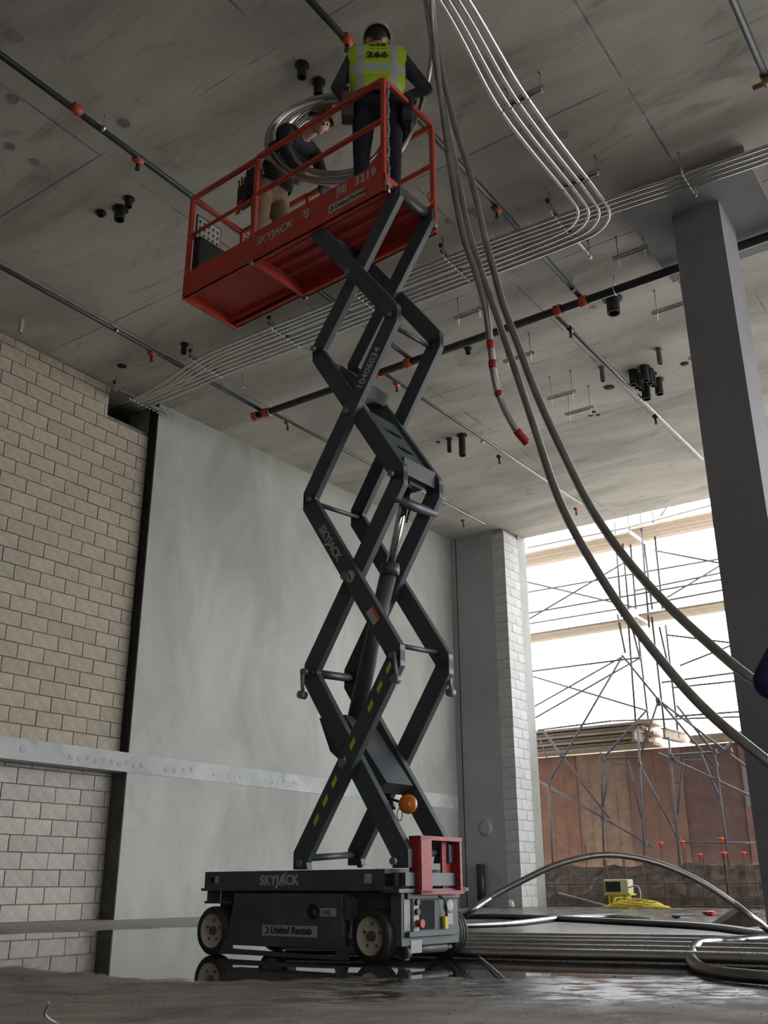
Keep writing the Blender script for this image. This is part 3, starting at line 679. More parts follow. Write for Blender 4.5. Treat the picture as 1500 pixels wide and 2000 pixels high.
# bridge plate with two slots near the level-three joint
A_ = Vector((1.12, 3.50)); B_ = Vector((1.42, 3.03)); d_ = (B_-A_).normalized(); L_ = (B_-A_).length
bmh = bmesh.new()
def loop2(pts):
    vs = [bmh.verts.new((p[0], p[1], 0)) for p in pts]; return [bmh.edges.new((vs[i], vs[(i+1) % len(vs)])) for i in range(len(vs))]
E_ = loop2([(0, 0), (L_, 0), (L_, .36), (0, .36)])
for cx_ in (.17, .36):
    E_ += loop2([(cx_+.035*math.cos(a), .19+.10*math.sin(a)) for a in [2*math.pi*i/16 for i in range(16)]])
bmesh.ops.triangle_fill(bmh, use_beauty=True, edges=E_)
r_ = bmesh.ops.extrude_face_region(bmh, geom=bmh.faces[:]); bmesh.ops.translate(bmh, vec=(0,0,.012), verts=[v for v in r_['geom'] if isinstance(v, bmesh.types.BMVert)])
bmesh.ops.recalc_face_normals(bmh, faces=bmh.faces[:])
me = bpy.data.meshes.new('bridge_plate'); bmh.to_mesh(me); bmh.free(); me.materials.append(GE)
o = bpy.data.objects.new('bridge_plate', me); COL.objects.link(o); o.parent = LIFT
mm = Matrix((Vector((d_.x, 0, d_.y)), Vector((0, 1, 0)), Vector((d_.x, 0, d_.y)).cross(Vector((0,1,0))))).transposed().to_4x4(); mm.translation = Vector((A_.x, .145, A_.y)); o.matrix_basis = mm
b = MB(); b.box((1.40, .15, 2.93), (1.46, .5, 3.05)); part(b, 'bridge_beam', G)
# hydraulic lift cylinder
P0, P1, P2 = Vector((.86, .33, 1.28)), Vector((1.10, .33, 2.42)), Vector((1.36, .33, 2.95))
P1 = P0.lerp(P2, .66)
b = MB(); b.cyl(P0, P1, .055, 18); b.cyl(P1-Vector((0,0,.06)), P1+Vector((.005,0,.02)), .062, 18); part(b, 'cylinder_barrel', G)
b = MB(); b.cyl(P1, P2, .030, 14); part(b, 'cylinder_rod', MT['chrome'])
b = MB(); b.prism([(.70, 1.42), (.92, 1.42), (1.26, .98), (1.16, .93), (.80, 1.20)], 1, .20, .46); part(b, 'cylinder_cradle', G)
b = MB(); b.prism([(1.33, 2.90), (1.42, 2.90), (1.42, 3.02), (1.33, 3.02)], 1, .26, .40); part(b, 'cylinder_eye', MT['blk'])
# second ram higher up, behind the far bars
P0, P2 = Vector((.90, .36, 3.86)), Vector((1.15, .36, 4.75))
b = MB(); b.prism([(.80, 3.80), (1.02, 3.70), (1.06, 3.78), (.88, 3.95)], 1, .16, .5); part(b, 'ram_bracket', G)
# hoses on the stack
for pts in ([(1.42, .2, 3.0), (1.30, .22, 2.93), (1.36, .24, 2.82), (1.33, .3, 2.72)], [(1.42, .3, 2.98), (1.33, .3, 2.9), (1.37, .33, 2.80), (1.31, .36, 2.68)], [(1.0, .2, 1.12), (1.05, .2, 1.0), (1.12, .22, .9), (1.16, .25, .78)], [(.78, .2, 1.50), (.86, .2, 1.46), (.95, .2, 1.25), (1.02, .2, 1.12)]):
    b = MB(); b.tube(catmull(pts, .03), .008, 6); part(b, 'hydraulic_hose', MT['blk'])
# amber beacon lamp and small horn low on the stack
b = MB(); b.lathe([(.03, 0), (.05, .02), (.056, .05)], (1.40, .22, .84), (.6,-.75,.1), 20); lampo = part(b, 'beacon_housing', MT['blk'])
b = MB(); b.lathe([(.056, .05), (.055, .062), (.04, .078), (.001, .084)], (1.40, .22, .84), (.6,-.75,.1), 20); b.build('amber_lens', MT['amber'], lampo, label='round amber lens')
b = MB(); b.cyl((1.22, .2, .90), (1.40, .22, .85), .008, 8); b.lathe([(.012, 0), (.035, .03), (.035, .04)], (1.29, .2, .87), (0,-.3,-1), 14); b.tube([(1.37+.02*math.cos(a), .18, .79+.035*math.sin(a)) for a in [i*math.pi/8 for i in range(16)]], .003, 5, closed=True); part(b, 'beacon_bracket', MT['blk'])
# writing on the bars
dA = Vector((SR-SL, 0, (J[3]-AO)-(J[2]+AO))).normalized(); nA = Vector((-dA.z, 0, dA.x))
base = Vector((SL, .0, J[2]+AO)) + dA*.80 - nA*.034; base.y = .043
text('10406034', 'stencil_number', .082, MT['wtxt'], arms[2, 'no'], frame(base, dA, nA), bold=.001, spacing=.98)
dB = Vector((SR-SL, 0, -((J[2]-AO)-(J[1]+AO)))).normalized(); nB = Vector((-dB.z, 0, dB.x))
base = Vector((SL, .0, J[2]-AO)) + dB*.22 - nB*.03; base.y = .043
text('SKYJACK', 'maker_lettering', .078, MT['wtxt'], arms[1, 'no'], frame(base, dB, nB), bold=.0015)
def disc(parent, c, r, m, name, n=24, dy=0):
    b = MB(); b.lathe([(r, 0), (r, .002)], c, (0,-1,0), n); return b.build(name, m, parent)
cB = Vector((SL, 0, J[2]-AO)) + dB*.70
disc(arms[1, 'no'], (cB.x, .044, cB.z), .044, MT['tape'], 'warning_decal'); disc(arms[1, 'no'], (cB.x, .0425, cB.z), .037, MT['white'], 'warning_decal')
b = MB(); b.bar((cB.x-.01, .0385, cB.z+.025), (cB.x+.012, .0385, cB.z-.025), .002, .02, (0,1,0)); b.build('warning_decal', MT['btxt'], arms[1, 'no'])
cB = Vector((SL, 0, J[2]-AO)) + dB*1.05
b = MB(); b.obox((cB.x, .043, cB.z), dB*.055, (0,.001,0), nB*.032); b.build('caution_label', MT['white'], arms[1, 'no'])
b = MB(); b.obox(Vector((cB.x, .0415, cB.z))+nB*.024, dB*.055, (0,.001,0), nB*.009); b.build('caution_label', MT['cap'], arms[1, 'no'])
dC = Vector((SR-SL, 0, (J[1]-AO)-(J[0]+AO))).normalized(); nC = Vector((-dC.z, 0, dC.x))
for i in range(9):
    if i == 5: continue
    c = Vector((SL, .043, J[0]+AO)) + dC*(.24+i*.128) + nC*.008
    b = MB(); v4 = [c+dC*a+nC*bb for a, bb in ((-.04, -.013), (.022, -.013), (.04, .013), (-.022, .013))]
    b.add(v4+[v-Vector((0,.001,0)) for v in v4], [(0,1,2,3),(7,6,5,4),(0,4,5,1),(1,5,6,2),(2,6,7,3),(3,7,4,0)]); b.build('yellow_marker', MT['yel'], arms[0, 'no'])

# ---------------- platform
PF = empty('platform', (0, 0, 0)); PF.parent = LIFT
def pp(mb, name, m, **k): return mb.build(name, m, PF, **k)
Z0, ZT, ZD = 5.135, 5.42, 5.25
b = MB(); b.box((.03, .0, Z0), (1.43, .014, ZT)); b.box((.03, .0, Z0), (1.43, .05, Z0+.012)); b.prism([(1.28, ZT), (1.42, ZT), (1.42, ZT+.16)], 1, .0, .012); tb = pp(b, 'toe_board', RD)
b = MB(); b.box((.03, .636, Z0), (1.43, .65, ZT)); b.box((.03, .60, Z0), (1.43, .65, Z0+.012)); pp(b, 'toe_board', RD)
b = MB(); b.box((-.81, .012, Z0+.02), (.05, .026, ZT-.015)); b.box((-.81, .012, Z0+.02), (.05, .055, Z0+.032)); pp(b, 'extension_toe_board', RD)
b = MB(); b.box((-.81, .624, Z0+.02), (.05, .638, ZT-.015)); b.box((-.81, .595, Z0+.02), (.05, .638, Z0+.032)); pp(b, 'extension_toe_board', RD)
b = MB(); b.box((-.825, .005, Z0+.005), (-.81, .645, ZT-.02)); pp(b, 'end_toe_board', RD)
b = MB(); b.box((-.81, .55, Z0+.045), (.03, .565, Z0+.06)); b.box((-.81, .55, Z0+.06), (.03, .555, Z0+.12)); pp(b, 'slide_rail', RU)
b = MB(); b.box((-.81, .026, ZD-.03), (.05, .624, ZD-.015)); pp(b, 'extension_deck', RU)
b = MB(); b.box((.03, .014, ZD), (1.43, .636, ZD+.012))
for t in (.17, .30, .43): b.prism([(t-.035, ZD), (t+.035, ZD), (t+.02, ZD-.025), (t-.02, ZD-.025)], 0, .05, 1.40)
pp(b, 'main_deck', RU)
b = MB(); b.box((.02, .0, Z0-.005), (.045, .65, Z0+.06)); pp(b, 'cross_member', RU)
b = MB(); b.box((1.41, 0, Z0+.06), (1.435, .65, Z0+.15)); pp(b, 'end_sill', RD)
for t in (.0, .645): b = MB(); b.cyl((.03, t-.012, Z0+.0), (.03, t+.012, Z0+.0), .025, 12); pp(b, 'guide_roller', MT['pin'])
def tube_(p, q, r=.019, name='rail', m=None): b = MB(); b.bar(p, q, r*2, r*2, (0,0,1) if abs((Vector(q)-Vector(p)).normalized().z) < .9 else (0,1,0)); return pp(b, name, m or RD, bevel=.006)
ZR, ZM = 6.20, 5.80
for s, t in ((-.80, .02), (-.80, .63), (.04, .01), (.04, .64), (1.41, .01), (1.41, .64)): tube_((s, t, ZT-.12 if s > -.5 else Z0+.05), (s, t, ZR+.0), name='post')
tube_((-.80, .02, ZR), (.04, .02, ZR), name='top_rail'); tube_((.04, .01, ZR), (1.41, .01, ZR), name='top_rail')
tube_((-.80, .63, ZR), (.04, .63, ZR), name='top_rail'); tube_((.04, .64, ZR), (1.41, .64, ZR), name='top_rail')
tube_((-.80, .02, ZM), (.04, .02, ZM), .013, 'mid_rail'); tube_((.04, .01, ZM+.01), (1.41, .01, ZM+.01), .017, 'mid_rail')
tube_((.04, .64, ZM), (1.41, .64, ZM), .017, 'mid_rail'); tube_((-.80, .63, ZM), (.04, .63, ZM), .013, 'mid_rail')
tube_((-.80, .02, ZR), (-.80, .63, ZR), name='end_rail'); tube_((-.80, .02, ZM), (-.80, .63, ZM), .015, 'end_rail'); tube_((1.41, .01, ZR+.0), (1.41, .64, ZR), name='end_rail')
# chain across the entry, hanging slack
b = MB()
for i in range(34):
    z = 6.14-i*.030; c = Vector((1.435, .035+.006*math.sin(i), z))
    a2 = (i % 2)*math.pi/2; ring = []
    for k_ in range(8):
        a = 2*math.pi*k_/8; ring.append(c+Vector((.010*math.cos(a)*math.cos(a2), .010*math.cos(a)*math.sin(a2), .020*math.sin(a))))
    b.tube(ring, .0032, 5, closed=True)
pp(b, 'entry_chain', MT['galv'])
b = MB(); b.cyl((1.44, .03, 5.12), (1.44, .03, 5.20), .010, 8); b.box((1.43, -.005, 5.18), (1.45, .05, 5.215)); pp(b, 'chain_hook', MT['galv'])
b = MB(); b.tube([(1.437, .56+.03*math.cos(a), 5.42+.045*math.sin(a)) for a in [i*math.pi/8 for i in range(16)]], .006, 6, closed=True); pp(b, 'ring_handle', RD)
b = MB(); b.obox((1.44, .33, 5.235), (.012,0,0), (0,.17,0), (0,0,.035)); pp(b, 'worn_kick_plate', MT['leather'])
# sign sheet and control box on the extension end
b = MB(); b.box((-.775, .05, 5.62), (-.765, .34, 6.04)); sg = pp(b, 'sign_board', MT['blk'])
b = MB(); b.box((-.765, .062, 5.635), (-.761, .328, 6.025)); b.build('safety_sheet', MT['white'], sg)
b = MB(); b2 = MB()
for i in range(5):
    for j in range(6):
        y, z = .09+i*.052, 5.66+j*.064
        b.obox((-.7605, y, z), (.0006,0,0), (0,.012,.008), (0,-.006,.010)); b2.obox((-.7605, y, z-.024), (.0006,0,0), (0,.014,0), (0,0,.004))
b.build('pictogram', MT['btxt'], sg); b2.build('pictogram', MT['tape'], sg)
b = MB(); b.box((-.79, .05, 5.42), (-.70, .42, 5.78)); pp(b, 'document_box', MT['blk'], bevel=.01)
# lettering on the toe board
T_ = -.0015
text('SKYJACK', 'maker_lettering', .10, MT['wtxt'], tb, frame((.09, T_, 5.27), (1,0,0), (0,0,1)), bold=.001, shear=.1)
text('30', 'number_lettering', .07, MT['wtxt'], tb, frame((.60, T_, 5.31), (1,0,0), (0,0,1)), bold=.001)
b = MB(); b.bar((.57, T_-.001, 5.298), (.72, T_-.001, 5.298), .002, .008, (0,1,0)); b.prism([(.62, 5.295), (.68, 5.295), (.65, 5.265)], 1, T_-.002, T_); b.build('arrow_mark', MT['wtxt'], tb)
text('JIII', 'model_lettering', .105, MT['wtxt'], tb, frame((.955, T_, 5.325), (1,0,0), (0,0,1)), bold=.0015)
text('3219', 'number_lettering', .105, MT['wtxt'], tb, frame((1.135, T_, 5.325), (1,0,0), (0,0,1)), bold=.0015)
b = MB(); b.box((.875, T_-.001, 5.195), (1.24, 0, 5.265)); b.build('name_plate', MT['white'], tb)
text('United Rentals', 'lettering', .052, MT['btxt'], tb, frame((.935, T_-.002, 5.213), (1,0,0), (0,0,1)), shear=.2, bold=.0008)
disc(tb, (.905, T_-.001, 5.23), .022, MT['btxt'], 'round_emblem', 16); disc(tb, (.900, T_-.0035, 5.23), .011, MT['white'], 'round_emblem', 12)

# ================================================================== SERVICES UNDER THE SLAB
def sleeve(px, py, r=.045, L=.16, m='blk', flange=True, lab='', grp=None, zc=None, halo=False):
    P = on(px, py, 2, 7.57)
    P = on(px, py, 2, cz(P.y)); top = P.z+.01
    b = MB(); b.lathe([(r, -L), (r, 0)], (P.x, P.y, top), (0,0,1), 16, caps=False); b.lathe([(r*.8, -L), (r, -L)], (P.x, P.y, top), (0,0,1), 16, caps=False)
    b.lathe([(r*.8, -L), (r*.8, -.02), (.0005, -.02)], (P.x, P.y, top), (0,0,1), 16, caps=False)
    if flange: b.lathe([(r*1.55, -.02), (r*1.55, 0)], (P.x, P.y, top), (0,0,1), 16)
    return b.build('pipe_sleeve', MT[m], None, org=(P.x, P.y, top), label=lab, cat='pipe sleeve', group=grp)
for px, py, r, L, m, lab, grp in (
    (590, 127, .045, .16, 'blk', 'short black pipe sleeve in the slab left of the worker in the lime vest', None),
    (622, 160, .045, .16, 'blk', 'black pipe sleeve in the slab just above the cable coil', None),
    (252, 388, .042, .12, 'blk', 'rear black sleeve of the three left of the platform', None),
    (235, 408, .060, .16, 'blk', 'widest black sleeve of the three left of the platform', None),
    (197, 415, .042, .05, 'blk', 'shallow black sleeve of the three left of the platform', None),
    (360, 672, .040, .16, 'blk', 'single black sleeve above the left end of the conduit run', None),
    (43, 624, .030, .22, 'wtxt', 'pale pipe stub hanging above the left block wall', None),
    (1196, 583, .085, .24, 'blk', 'large black sleeve just below the black main pipe', None),
    (914, 680, .038, .10, 'blk', 'small black sleeve below the main pipe between the hoses', None),
    (902, 850, .060, .40, 'blk', 'longest black sleeve, right of the scissor stack', None),
    (877, 857, .038, .26, 'blk', 'thin black sleeve with round flange beside the longest one', None),
    (1175, 718, .035, .24, 'spipe', 'grey pipe stub left of the right branch pipe', None),
    (1286, 682, .038, .25, 'spipe', 'grey pipe stub above the cluster of black sleeves', None),
    (866, 1056, .06, .28, 'blk', 'black sleeve in the far corner by the end wall', None),
    (1258, 717, .058, .24, 'blk', '', 'c'), (1267, 723, .05, .24, 'blk', '', 'c'), (1274, 730, .045, .22, 'blk', '', 'c'),
    (1235, 726, .058, .24, 'blk', '', 'c'), (1243, 732, .05, .24, 'blk', '', 'c'), (1249, 738, .045, .22, 'blk', '', 'c'),
    (1260, 752, .068, .26, 'blk', 'front black sleeve of the cluster near the column', None), (1285, 742, .062, .26, 'blk', 'right-hand black sleeve of the cluster near the column', None)):
    if grp == 'c': lab = {1258: 'rear', 1267: 'middle', 1274: 'front', 1235: 'rear', 1243: 'middle', 1249: 'front'}[px]+(' sleeve of the right-hand row of three in the cluster' if px > 1255 else ' sleeve of the left-hand row of three in the cluster'); grp = 'sleeves in the tight cluster near the column'
    sleeve(px, py, r, L, m, True, lab, grp)
# open cored holes
for px, py, r, n_ in ((238, 715, .07, 'near the left end of the conduit run'), (1190, 757, .08, 'left of the sleeve cluster'), (1337, 711, .06, 'beside the column'), (856, 864, .04, 'left of the two thin sleeves'), (1160, 805, .035, 'a'), (1154, 812, .035, 'a'), (1168, 811, .035, 'a')):
    P = on(px, py, 2, 7.57); P = on(px, py, 2, cz(P.y)-.004)
    b = MB(); b.lathe([(r*1.02, .006), (r, 0), (.001, 0)], P, (0,0,1), 18, caps=False)
    b.build('cored_hole', MT['hole'], ceil)
# roughly chipped patches and paint marks on the soffit
for i, (px, py, r) in enumerate(((33, 70, .07), (25, 192, .07), (20, 285, .06), (69, 317, .06), (243, 240, .07), (1120, 560, .03))):
    P = on(px, py, 2, 7.57); b = MB(); pts = [(r*(.8+.4*random.random())*math.cos(a), r*(.7+.4*random.random())*math.sin(a)) for a in [2*math.pi*k_/10 for k_ in range(10)]]
    b.prism([(P.x+x, P.y+y) for x, y in pts], 2, P.z-.008, P.z+.01); b.build('chipped_patch', MT['conc'], ceil)
for px, py, r, c in ((918, 412, .07, 'r'), (930, 420, .05, 'r'), (875, 432, .05, 'r'), (1102, 262, .07, 'b'), (1050, 290, .04, 'b'), (850, 440, .04, 'r'), (1160, 600, .05, 'r'), (1015, 410, .03, 'b'), (962, 436, .03, 'b'), (430, 752, .05, 'r')):
    P = on(px, py, 2, 7.57); P = on(px, py, 2, cz(P.y)-.002)
    b = MB(); q = [(P.x+r*random.uniform(.5, 1.2)*math.cos(a), P.y+r*random.uniform(.5, 1.2)*math.sin(a), P.z) for a in [2*math.pi*k_/14 for k_ in range(14)]]
    b.add(q[::-1], [tuple(range(14))]); b.build('paint_mark', MT['rustmark' if c == 'r' else 'bluemark'], ceil)
# straight sprinkler pipes
def pipe(x0, y0, x1, y1, z, r, m, label, n=10):
    e = empty('sprinkler_pipe', ((x0+x1)/2, (y0+y1)/2, z), label, 'pipe')
    b = MB(); b.cyl((x0, y0, z), (x1, y1, z+(cz(y1)-cz(y0))), r, n); b.build('pipe', MT[m], e, xf=Matrix.Translation(-e.location)); return e
def dropper(e, px, py, z, r, fit='copper', head=True):
    P = on(px, py, 2, z); X = Matrix.Translation(-e.location)
    b = MB(); b.cyl(P-Vector((0, .05, 0)), P+Vector((0, .05, 0)), r*1.5, 12); b.cyl(P, P-Vector((0,0,.06)), r*.9, 10); b.build('coupling', MT[fit], e, xf=X)
    if head:
        b = MB(); b.cyl(P-Vector((0,0,.055)), P-Vector((0,0,.11)), .016, 10); b.cyl(P-Vector((0,0,.11)), P-Vector((0,0,.125)), .026, 10); b.build('sprinkler_head', MT['blk'], e, xf=X)
def rod(e, px, py, z, r=.005):
    P = on(px, py, 2, z); b = MB(); b.cyl(P, (P.x, P.y, cz(P.y)+.01), r, 6); b.cyl(P-Vector((0, .012, 0)), P+Vector((0, .012, 0)), .035, 12); b.build('hanger_rod', MT['galv'], e, xf=Matrix.Translation(-e.location))
ZP = 7.40
e = pipe(-6.64, 1.5, -6.64, 10.17, ZP, .032, 'pipeg', 'dark sprinkler pipe running into the platform rail at upper left')
dropper(e, 150, 213, ZP, .032, head=False); dropper(e, 270, 312, ZP, .03); rod(e, 201, 250, ZP)
e = pipe(-9.45, 3.0, -9.45, 10.17, ZP, .030, 'pipeg', 'dark sprinkler pipe low at left above the block wall')
dropper(e, 297, 690, ZP, .03); rod(e, 227, 645, ZP)
e = pipe(-4.0, 2.0, -4.0, 10.17, ZP, .032, 'pipeg', 'sprinkler pipe passing over the worker in the lime vest')
dropper(e, 678, 78, ZP, .03); dropper(e, 970, 408, ZP, .03); rod(e, 1118, 565, ZP)
e = pipe(-1.06, 3.0, -1.06, 7.75, ZP, .034, 'pipeg', 'short dark pipe ending in brass fittings at upper right')
b = MB(); b.cyl((-1.06, 7.7, ZP), (-1.06, 7.85, ZP), .05, 12); b.cyl((-1.2, 7.82, ZP), (-.95, 7.82, ZP), .025, 10); b.build('valve_fitting', MT['brass'], e, xf=Matrix.Translation(-e.location))
e = pipe(-4.43, 10.17, -4.43, 16.4, ZP, .026, 'spipe', 'thin grey branch pipe running to the column side of the slab')
dropper(e, 1114, 643, ZP, .024, 'pipe'); dropper(e, 1280, 815, ZP+.12, .024, 'pipe'); rod(e, 1252, 778, ZP+.1)
e = pipe(-7.16, 10.17, -7.16, 17.2, ZP, .024, 'spipe', 'thin grey branch pipe in the middle of the far ceiling')
dropper(e, 775, 750, ZP, .024); dropper(e, 975, 893, ZP+.12, .022, 'pipe'); dropper(e, 1125, 995, ZP+.2, .022); rod(e, 942, 862, ZP+.08)
e = pipe(-9.33, 10.17, -9.33, 17.1, ZP, .024, 'spipe', 'thin grey branch pipe over the concrete wall')
dropper(e, 562, 826, ZP, .024); dropper(e, 905, 1018, ZP+.2, .022)
e = empty('main_pipe', (-5, 10.17, 7.35), 'long black main pipe with red couplings crossing the ceiling', 'pipe')
X = Matrix.Translation(-e.location)
b = MB(); b.cyl((-9.62, 10.17, 7.37), (4.0, 10.17, 7.37), .055, 16); b.build('pipe', MT['pipe'], e, xf=X)
for px, py in ((500, 812), (520, 806), (735, 736), (798, 711), (1090, 609), (1140, 590)):
    P = on(px, py, 1, 10.17); P.z = 7.37; b = MB(); b.cyl(P-Vector((.05,0,0)), P+Vector((.05,0,0)), .072, 14); b.box(P+Vector((-.03,-.1,-.02)), P+Vector((.03,.1,.02))); b.build('coupling', MT['copper'], e, xf=X)
for px in (532, 690, 1205):
    P = on(px, 1000, 1, 10.17); 
    for q_ in range(20):
        P = on(px, proj_y if False else 700, 1, 10.17); break
    b = MB(); x_ = {532: -9.28, 690: -7.7, 1205: -3.55}[px]; b.tube([(x_, 10.17+.062*math.cos(a), 7.37+.062*math.sin(a)) for a in [i*math.pi/8 for i in range(16)]], .006, 6, closed=True); b.cyl((x_, 10.17, 7.43), (x_, 10.17, cz(10.17)+.01), .006, 6); b.build('hanger_rod', MT['galv'], e, xf=X)
# conduit runs
ZC = 7.33; CR = .021
for i in range(4):
    y = 8.30+i*.075; yr = 8.60+i*.075
    pts = [(-11.9, y+.33, ZC), (-10.6, y+.30, ZC), (-10.0, y+.22+.03*(i % 2), ZC), (-9.0, y+.02, ZC), (-8.2, y-.02, ZC), (-6.0, y, ZC), (-4.6, y+.03, ZC), (-3.4, y+.10, ZC), (-2.6, yr-.13, ZC), (-1.6, yr-.02, ZC), (0, yr+.05, ZC), (3, yr+.05, ZC)]
    b = MB(); b.tube(catmull(pts, .12), CR, 10)
    b.build('steel_conduit', MT['galv'], None, org=(-5, y, ZC), label=['uppermost', 'second from top', 'third from top', 'lowest'][i]+' of the four conduits running straight past the column', cat='conduit', group='conduits running straight past the column')
for i in range(4):
    y = 8.66+i*.085; x = -3.24+i*.093; rad = .36+i*.02
    arc = [(x-rad+rad*math.cos(a), y-rad+rad*math.sin(a), ZC) for a in [math.pi/2*k_/10 for k_ in range(11)]]
    x2 = [-3.05, -2.99, -2.92, -2.85][i]
    pts = [(x2-.02, 2.5, ZC), (x2, 5.0, ZC), (x, 6.6, ZC), (x, y-rad-.3, ZC)] + arc + [(x-rad-.5, y+.01, ZC), (-5.6, y-.02, ZC), (-7.5, y-.04, ZC), (-8.8, y-.06, ZC), (-10.2, y-.03, ZC), (-11.9, y-.03, ZC)]
    b = MB(); b.tube(catmull(pts, .06), CR+.002, 10)
    b.build('steel_conduit', MT['galv'], None, org=(-5, y, ZC), label=['innermost', 'second, inner', 'third, outer', 'outermost'][i]+' of the four conduits turning the wide bend', cat='conduit', group='conduits with the wide bend')
# trapeze hangers
def trapeze(P, Q, rods, lab, grp=None, z=None, below=.06, clips=None, blobs=False):
    P = Vector(P); Q = Vector(Q); e = empty('trapeze_hanger', (P+Q)/2, lab, 'hanger', grp); X = Matrix.Translation(-e.location)
    b = MB(); d = (Q-P).normalized(); sd = d.cross(Vector((0,0,1)))
    for o_, w_, h_ in ((Vector((0,0,.018)), .041, .004), (sd*.019, .003, .041), (-sd*.019, .003, .041)): b.bar(P+o_, Q+o_, w_, h_)
    b.build('strut_channel', MT['galv'], e, xf=X)
    for u in rods:
        R_ = P.lerp(Q, u); b = MB(); b.cyl((R_.x, R_.y, R_.z-below), (R_.x, R_.y, cz(R_.y)+.01), .007, 6); b.cyl((R_.x, R_.y, R_.z-.045), (R_.x, R_.y, R_.z-.03), .018, 6); b.build('threaded_rod', MT['galv'], e, xf=X)
        b = MB(); b.lathe([(.009, -.02), (.02, 0)], (R_.x, R_.y, cz(R_.y)), (0,0,1), 10); b.build('anchor', MT['anch'], e, xf=X)
    if blobs:
        R_ = P.lerp(Q, rods[0]); b = MB(); b.cyl((R_.x-.02, R_.y-.02, R_.z+.07), (R_.x-.02, R_.y-.02, R_.z+.11), .022, 8); b.build('spring_nut', MT['blk'], e, xf=X)
    if clips:
        for c in clips:
            b = MB(); b.tube([Vector(c)+Vector((0,.026*math.cos(a),.026*math.sin(a))) if abs(d.y) > .5 else Vector(c)+Vector((.026*math.cos(a), 0, .026*math.sin(a))) for a in [i*math.pi/5 for i in range(10)]], .005, 5, closed=True); b.build('conduit_clamp', MT['galv'], e, xf=X)
    return e
for i, (px, py) in enumerate(((258, 775), (392, 708), (537, 640), (700, 575), (884, 512), (1092, 428))):
    P = on(px, py, 2, 7.36); P.z = ZC-.0+.045
    trapeze((P.x, 8.22, P.z), (P.x, 9.42, P.z), (.03, .9), ['first hanger from the left on the conduit run, by the block wall', 'second hanger from the left on the conduit run', 'hanger on the conduit run just left of the platform underside', 'hanger on the conduit run behind the scissor stack', 'hanger on the conduit run left of the hanging hoses', 'hanger on the conduit run just before the bend'][i], blobs=True,
            clips=[(P.x, 8.30+k_*.078+(.25 if i == 0 else 0), ZC) for k_ in range(8)])
trapeze((-2.12, 8.45, 7.37), (-2.12, 8.95, 7.37), (.04, .96), 'small hanger under the drop panel at the column', clips=[(-2.12, 8.52+k_*.078, ZC) for k_ in range(4)])
for (a, c, lab) in (((985, 205), (1062, 172), 'upper of two hangers across the conduits coming toward the camera'), ((1095, 362), (1172, 335), 'lower of two hangers across the conduits coming toward the camera')):
    P = on(*a, 2, 7.375); Q = on(*c, 2, 7.375); m_ = (P.y+Q.y)/2
    trapeze((P.x, m_, 7.375), (Q.x, m_, 7.375), (.08, .95), lab, clips=[(-3.24+k_*.093, m_, ZC) for k_ in range(4)])
for (a, c, lab) in (((887, 622), (942, 602), 'empty hanger between scissor stack and hanging hoses, above the main pipe'), ((1195, 503), (1268, 483), 'empty hanger left of the column, above the main pipe'), ((983, 707), (1042, 688), 'empty hanger crossed by the hanging hoses below the main pipe'),
                    ((1068, 779), (1124, 764), 'upper of the two short empty hangers in mid ceiling'), ((1103, 809), (1159, 795), 'lower of the two short empty hangers in mid ceiling'), ((1272, 611), (1342, 591), 'empty hanger ending behind the column'), ((1344, 700), (1400, 686), 'empty hanger mostly hidden behind the column')):
    P = on(*a, 2, 7.30); Q = on(*c, 2, 7.30); m_ = (P.y+Q.y)/2; dz_ = 0
    trapeze((P.x, m_, 7.30), (Q.x, m_, 7.30), (.15, .9), lab, below=.13)
# box beyond the notch in the block wall
b = MB(); b.box((-11.9, 9.0, 6.9), (-11.5, 9.24, 7.5)); b.build('steel_box', MT['blk'], org=(-11.7, 9.1, 6.9), label='black box behind the notch at the top of the block wall', cat='box')

# ================================================================== HANGING HOSES
def dh(L): return [dep(*p) for p in L]
HR = .027
H1 = dh([(838,-60,7.9),(846,40,8.0),(866,150,7.9),(890,250,7.75),(918,340,7.6),(945,457,7.35),(962,520,7.2),(982,592,7.0),(1008,664,6.8),(1050,775,6.45),(1100,885,6.1),(1150,985,5.8),(1210,1075,5.45),(1290,1168,5.1),(1390,1262,4.75),(1475,1330,4.5),(1600,1400,4.35),(1760,1440,4.3)])
flexhose(H1, HR, label='hanging flexible conduit whose low end passes behind the blue sleeve', group=None)
H2 = dh([(822,-60,7.9),(838,40,8.1),(855,150,8.0),(874,250,7.85),(893,340,7.7),(912,441,7.45),(941,534,7.25),(966,606,7.05),(986,664,6.9),(1012,740,6.65),(1042,830,6.4),(1080,945,6.05),(1120,1035,5.75),(1200,1168,5.3),(1290,1288,4.95),(1380,1388,4.65),(1500,1488,4.35),(1650,1600,4.2),(1800,1800,4.1)])
flexhose(H2, HR, label='hanging flexible conduit sagging lowest across the scaffold view')
H3 = dh([(842,-60,7.8),(845,40,7.9),(856,150,7.85),(869,250,7.75),(882,340,7.6),(903,452,7.35),(928,530,7.2),(946,592,7.1),(957,664,7.0),(966,740,6.9),(982,790,6.85),(1005,835,6.8),(1030,866,6.8)])
o3 = flexhose(H3, HR, label='hanging flexible conduit with red tape bands and a taped end')
pts = catmull(H3, .02)
def near_i(px, py, D):
    q = dep(px, py, D); return min(range(len(pts)), key=lambda i: (pts[i]-q).length)
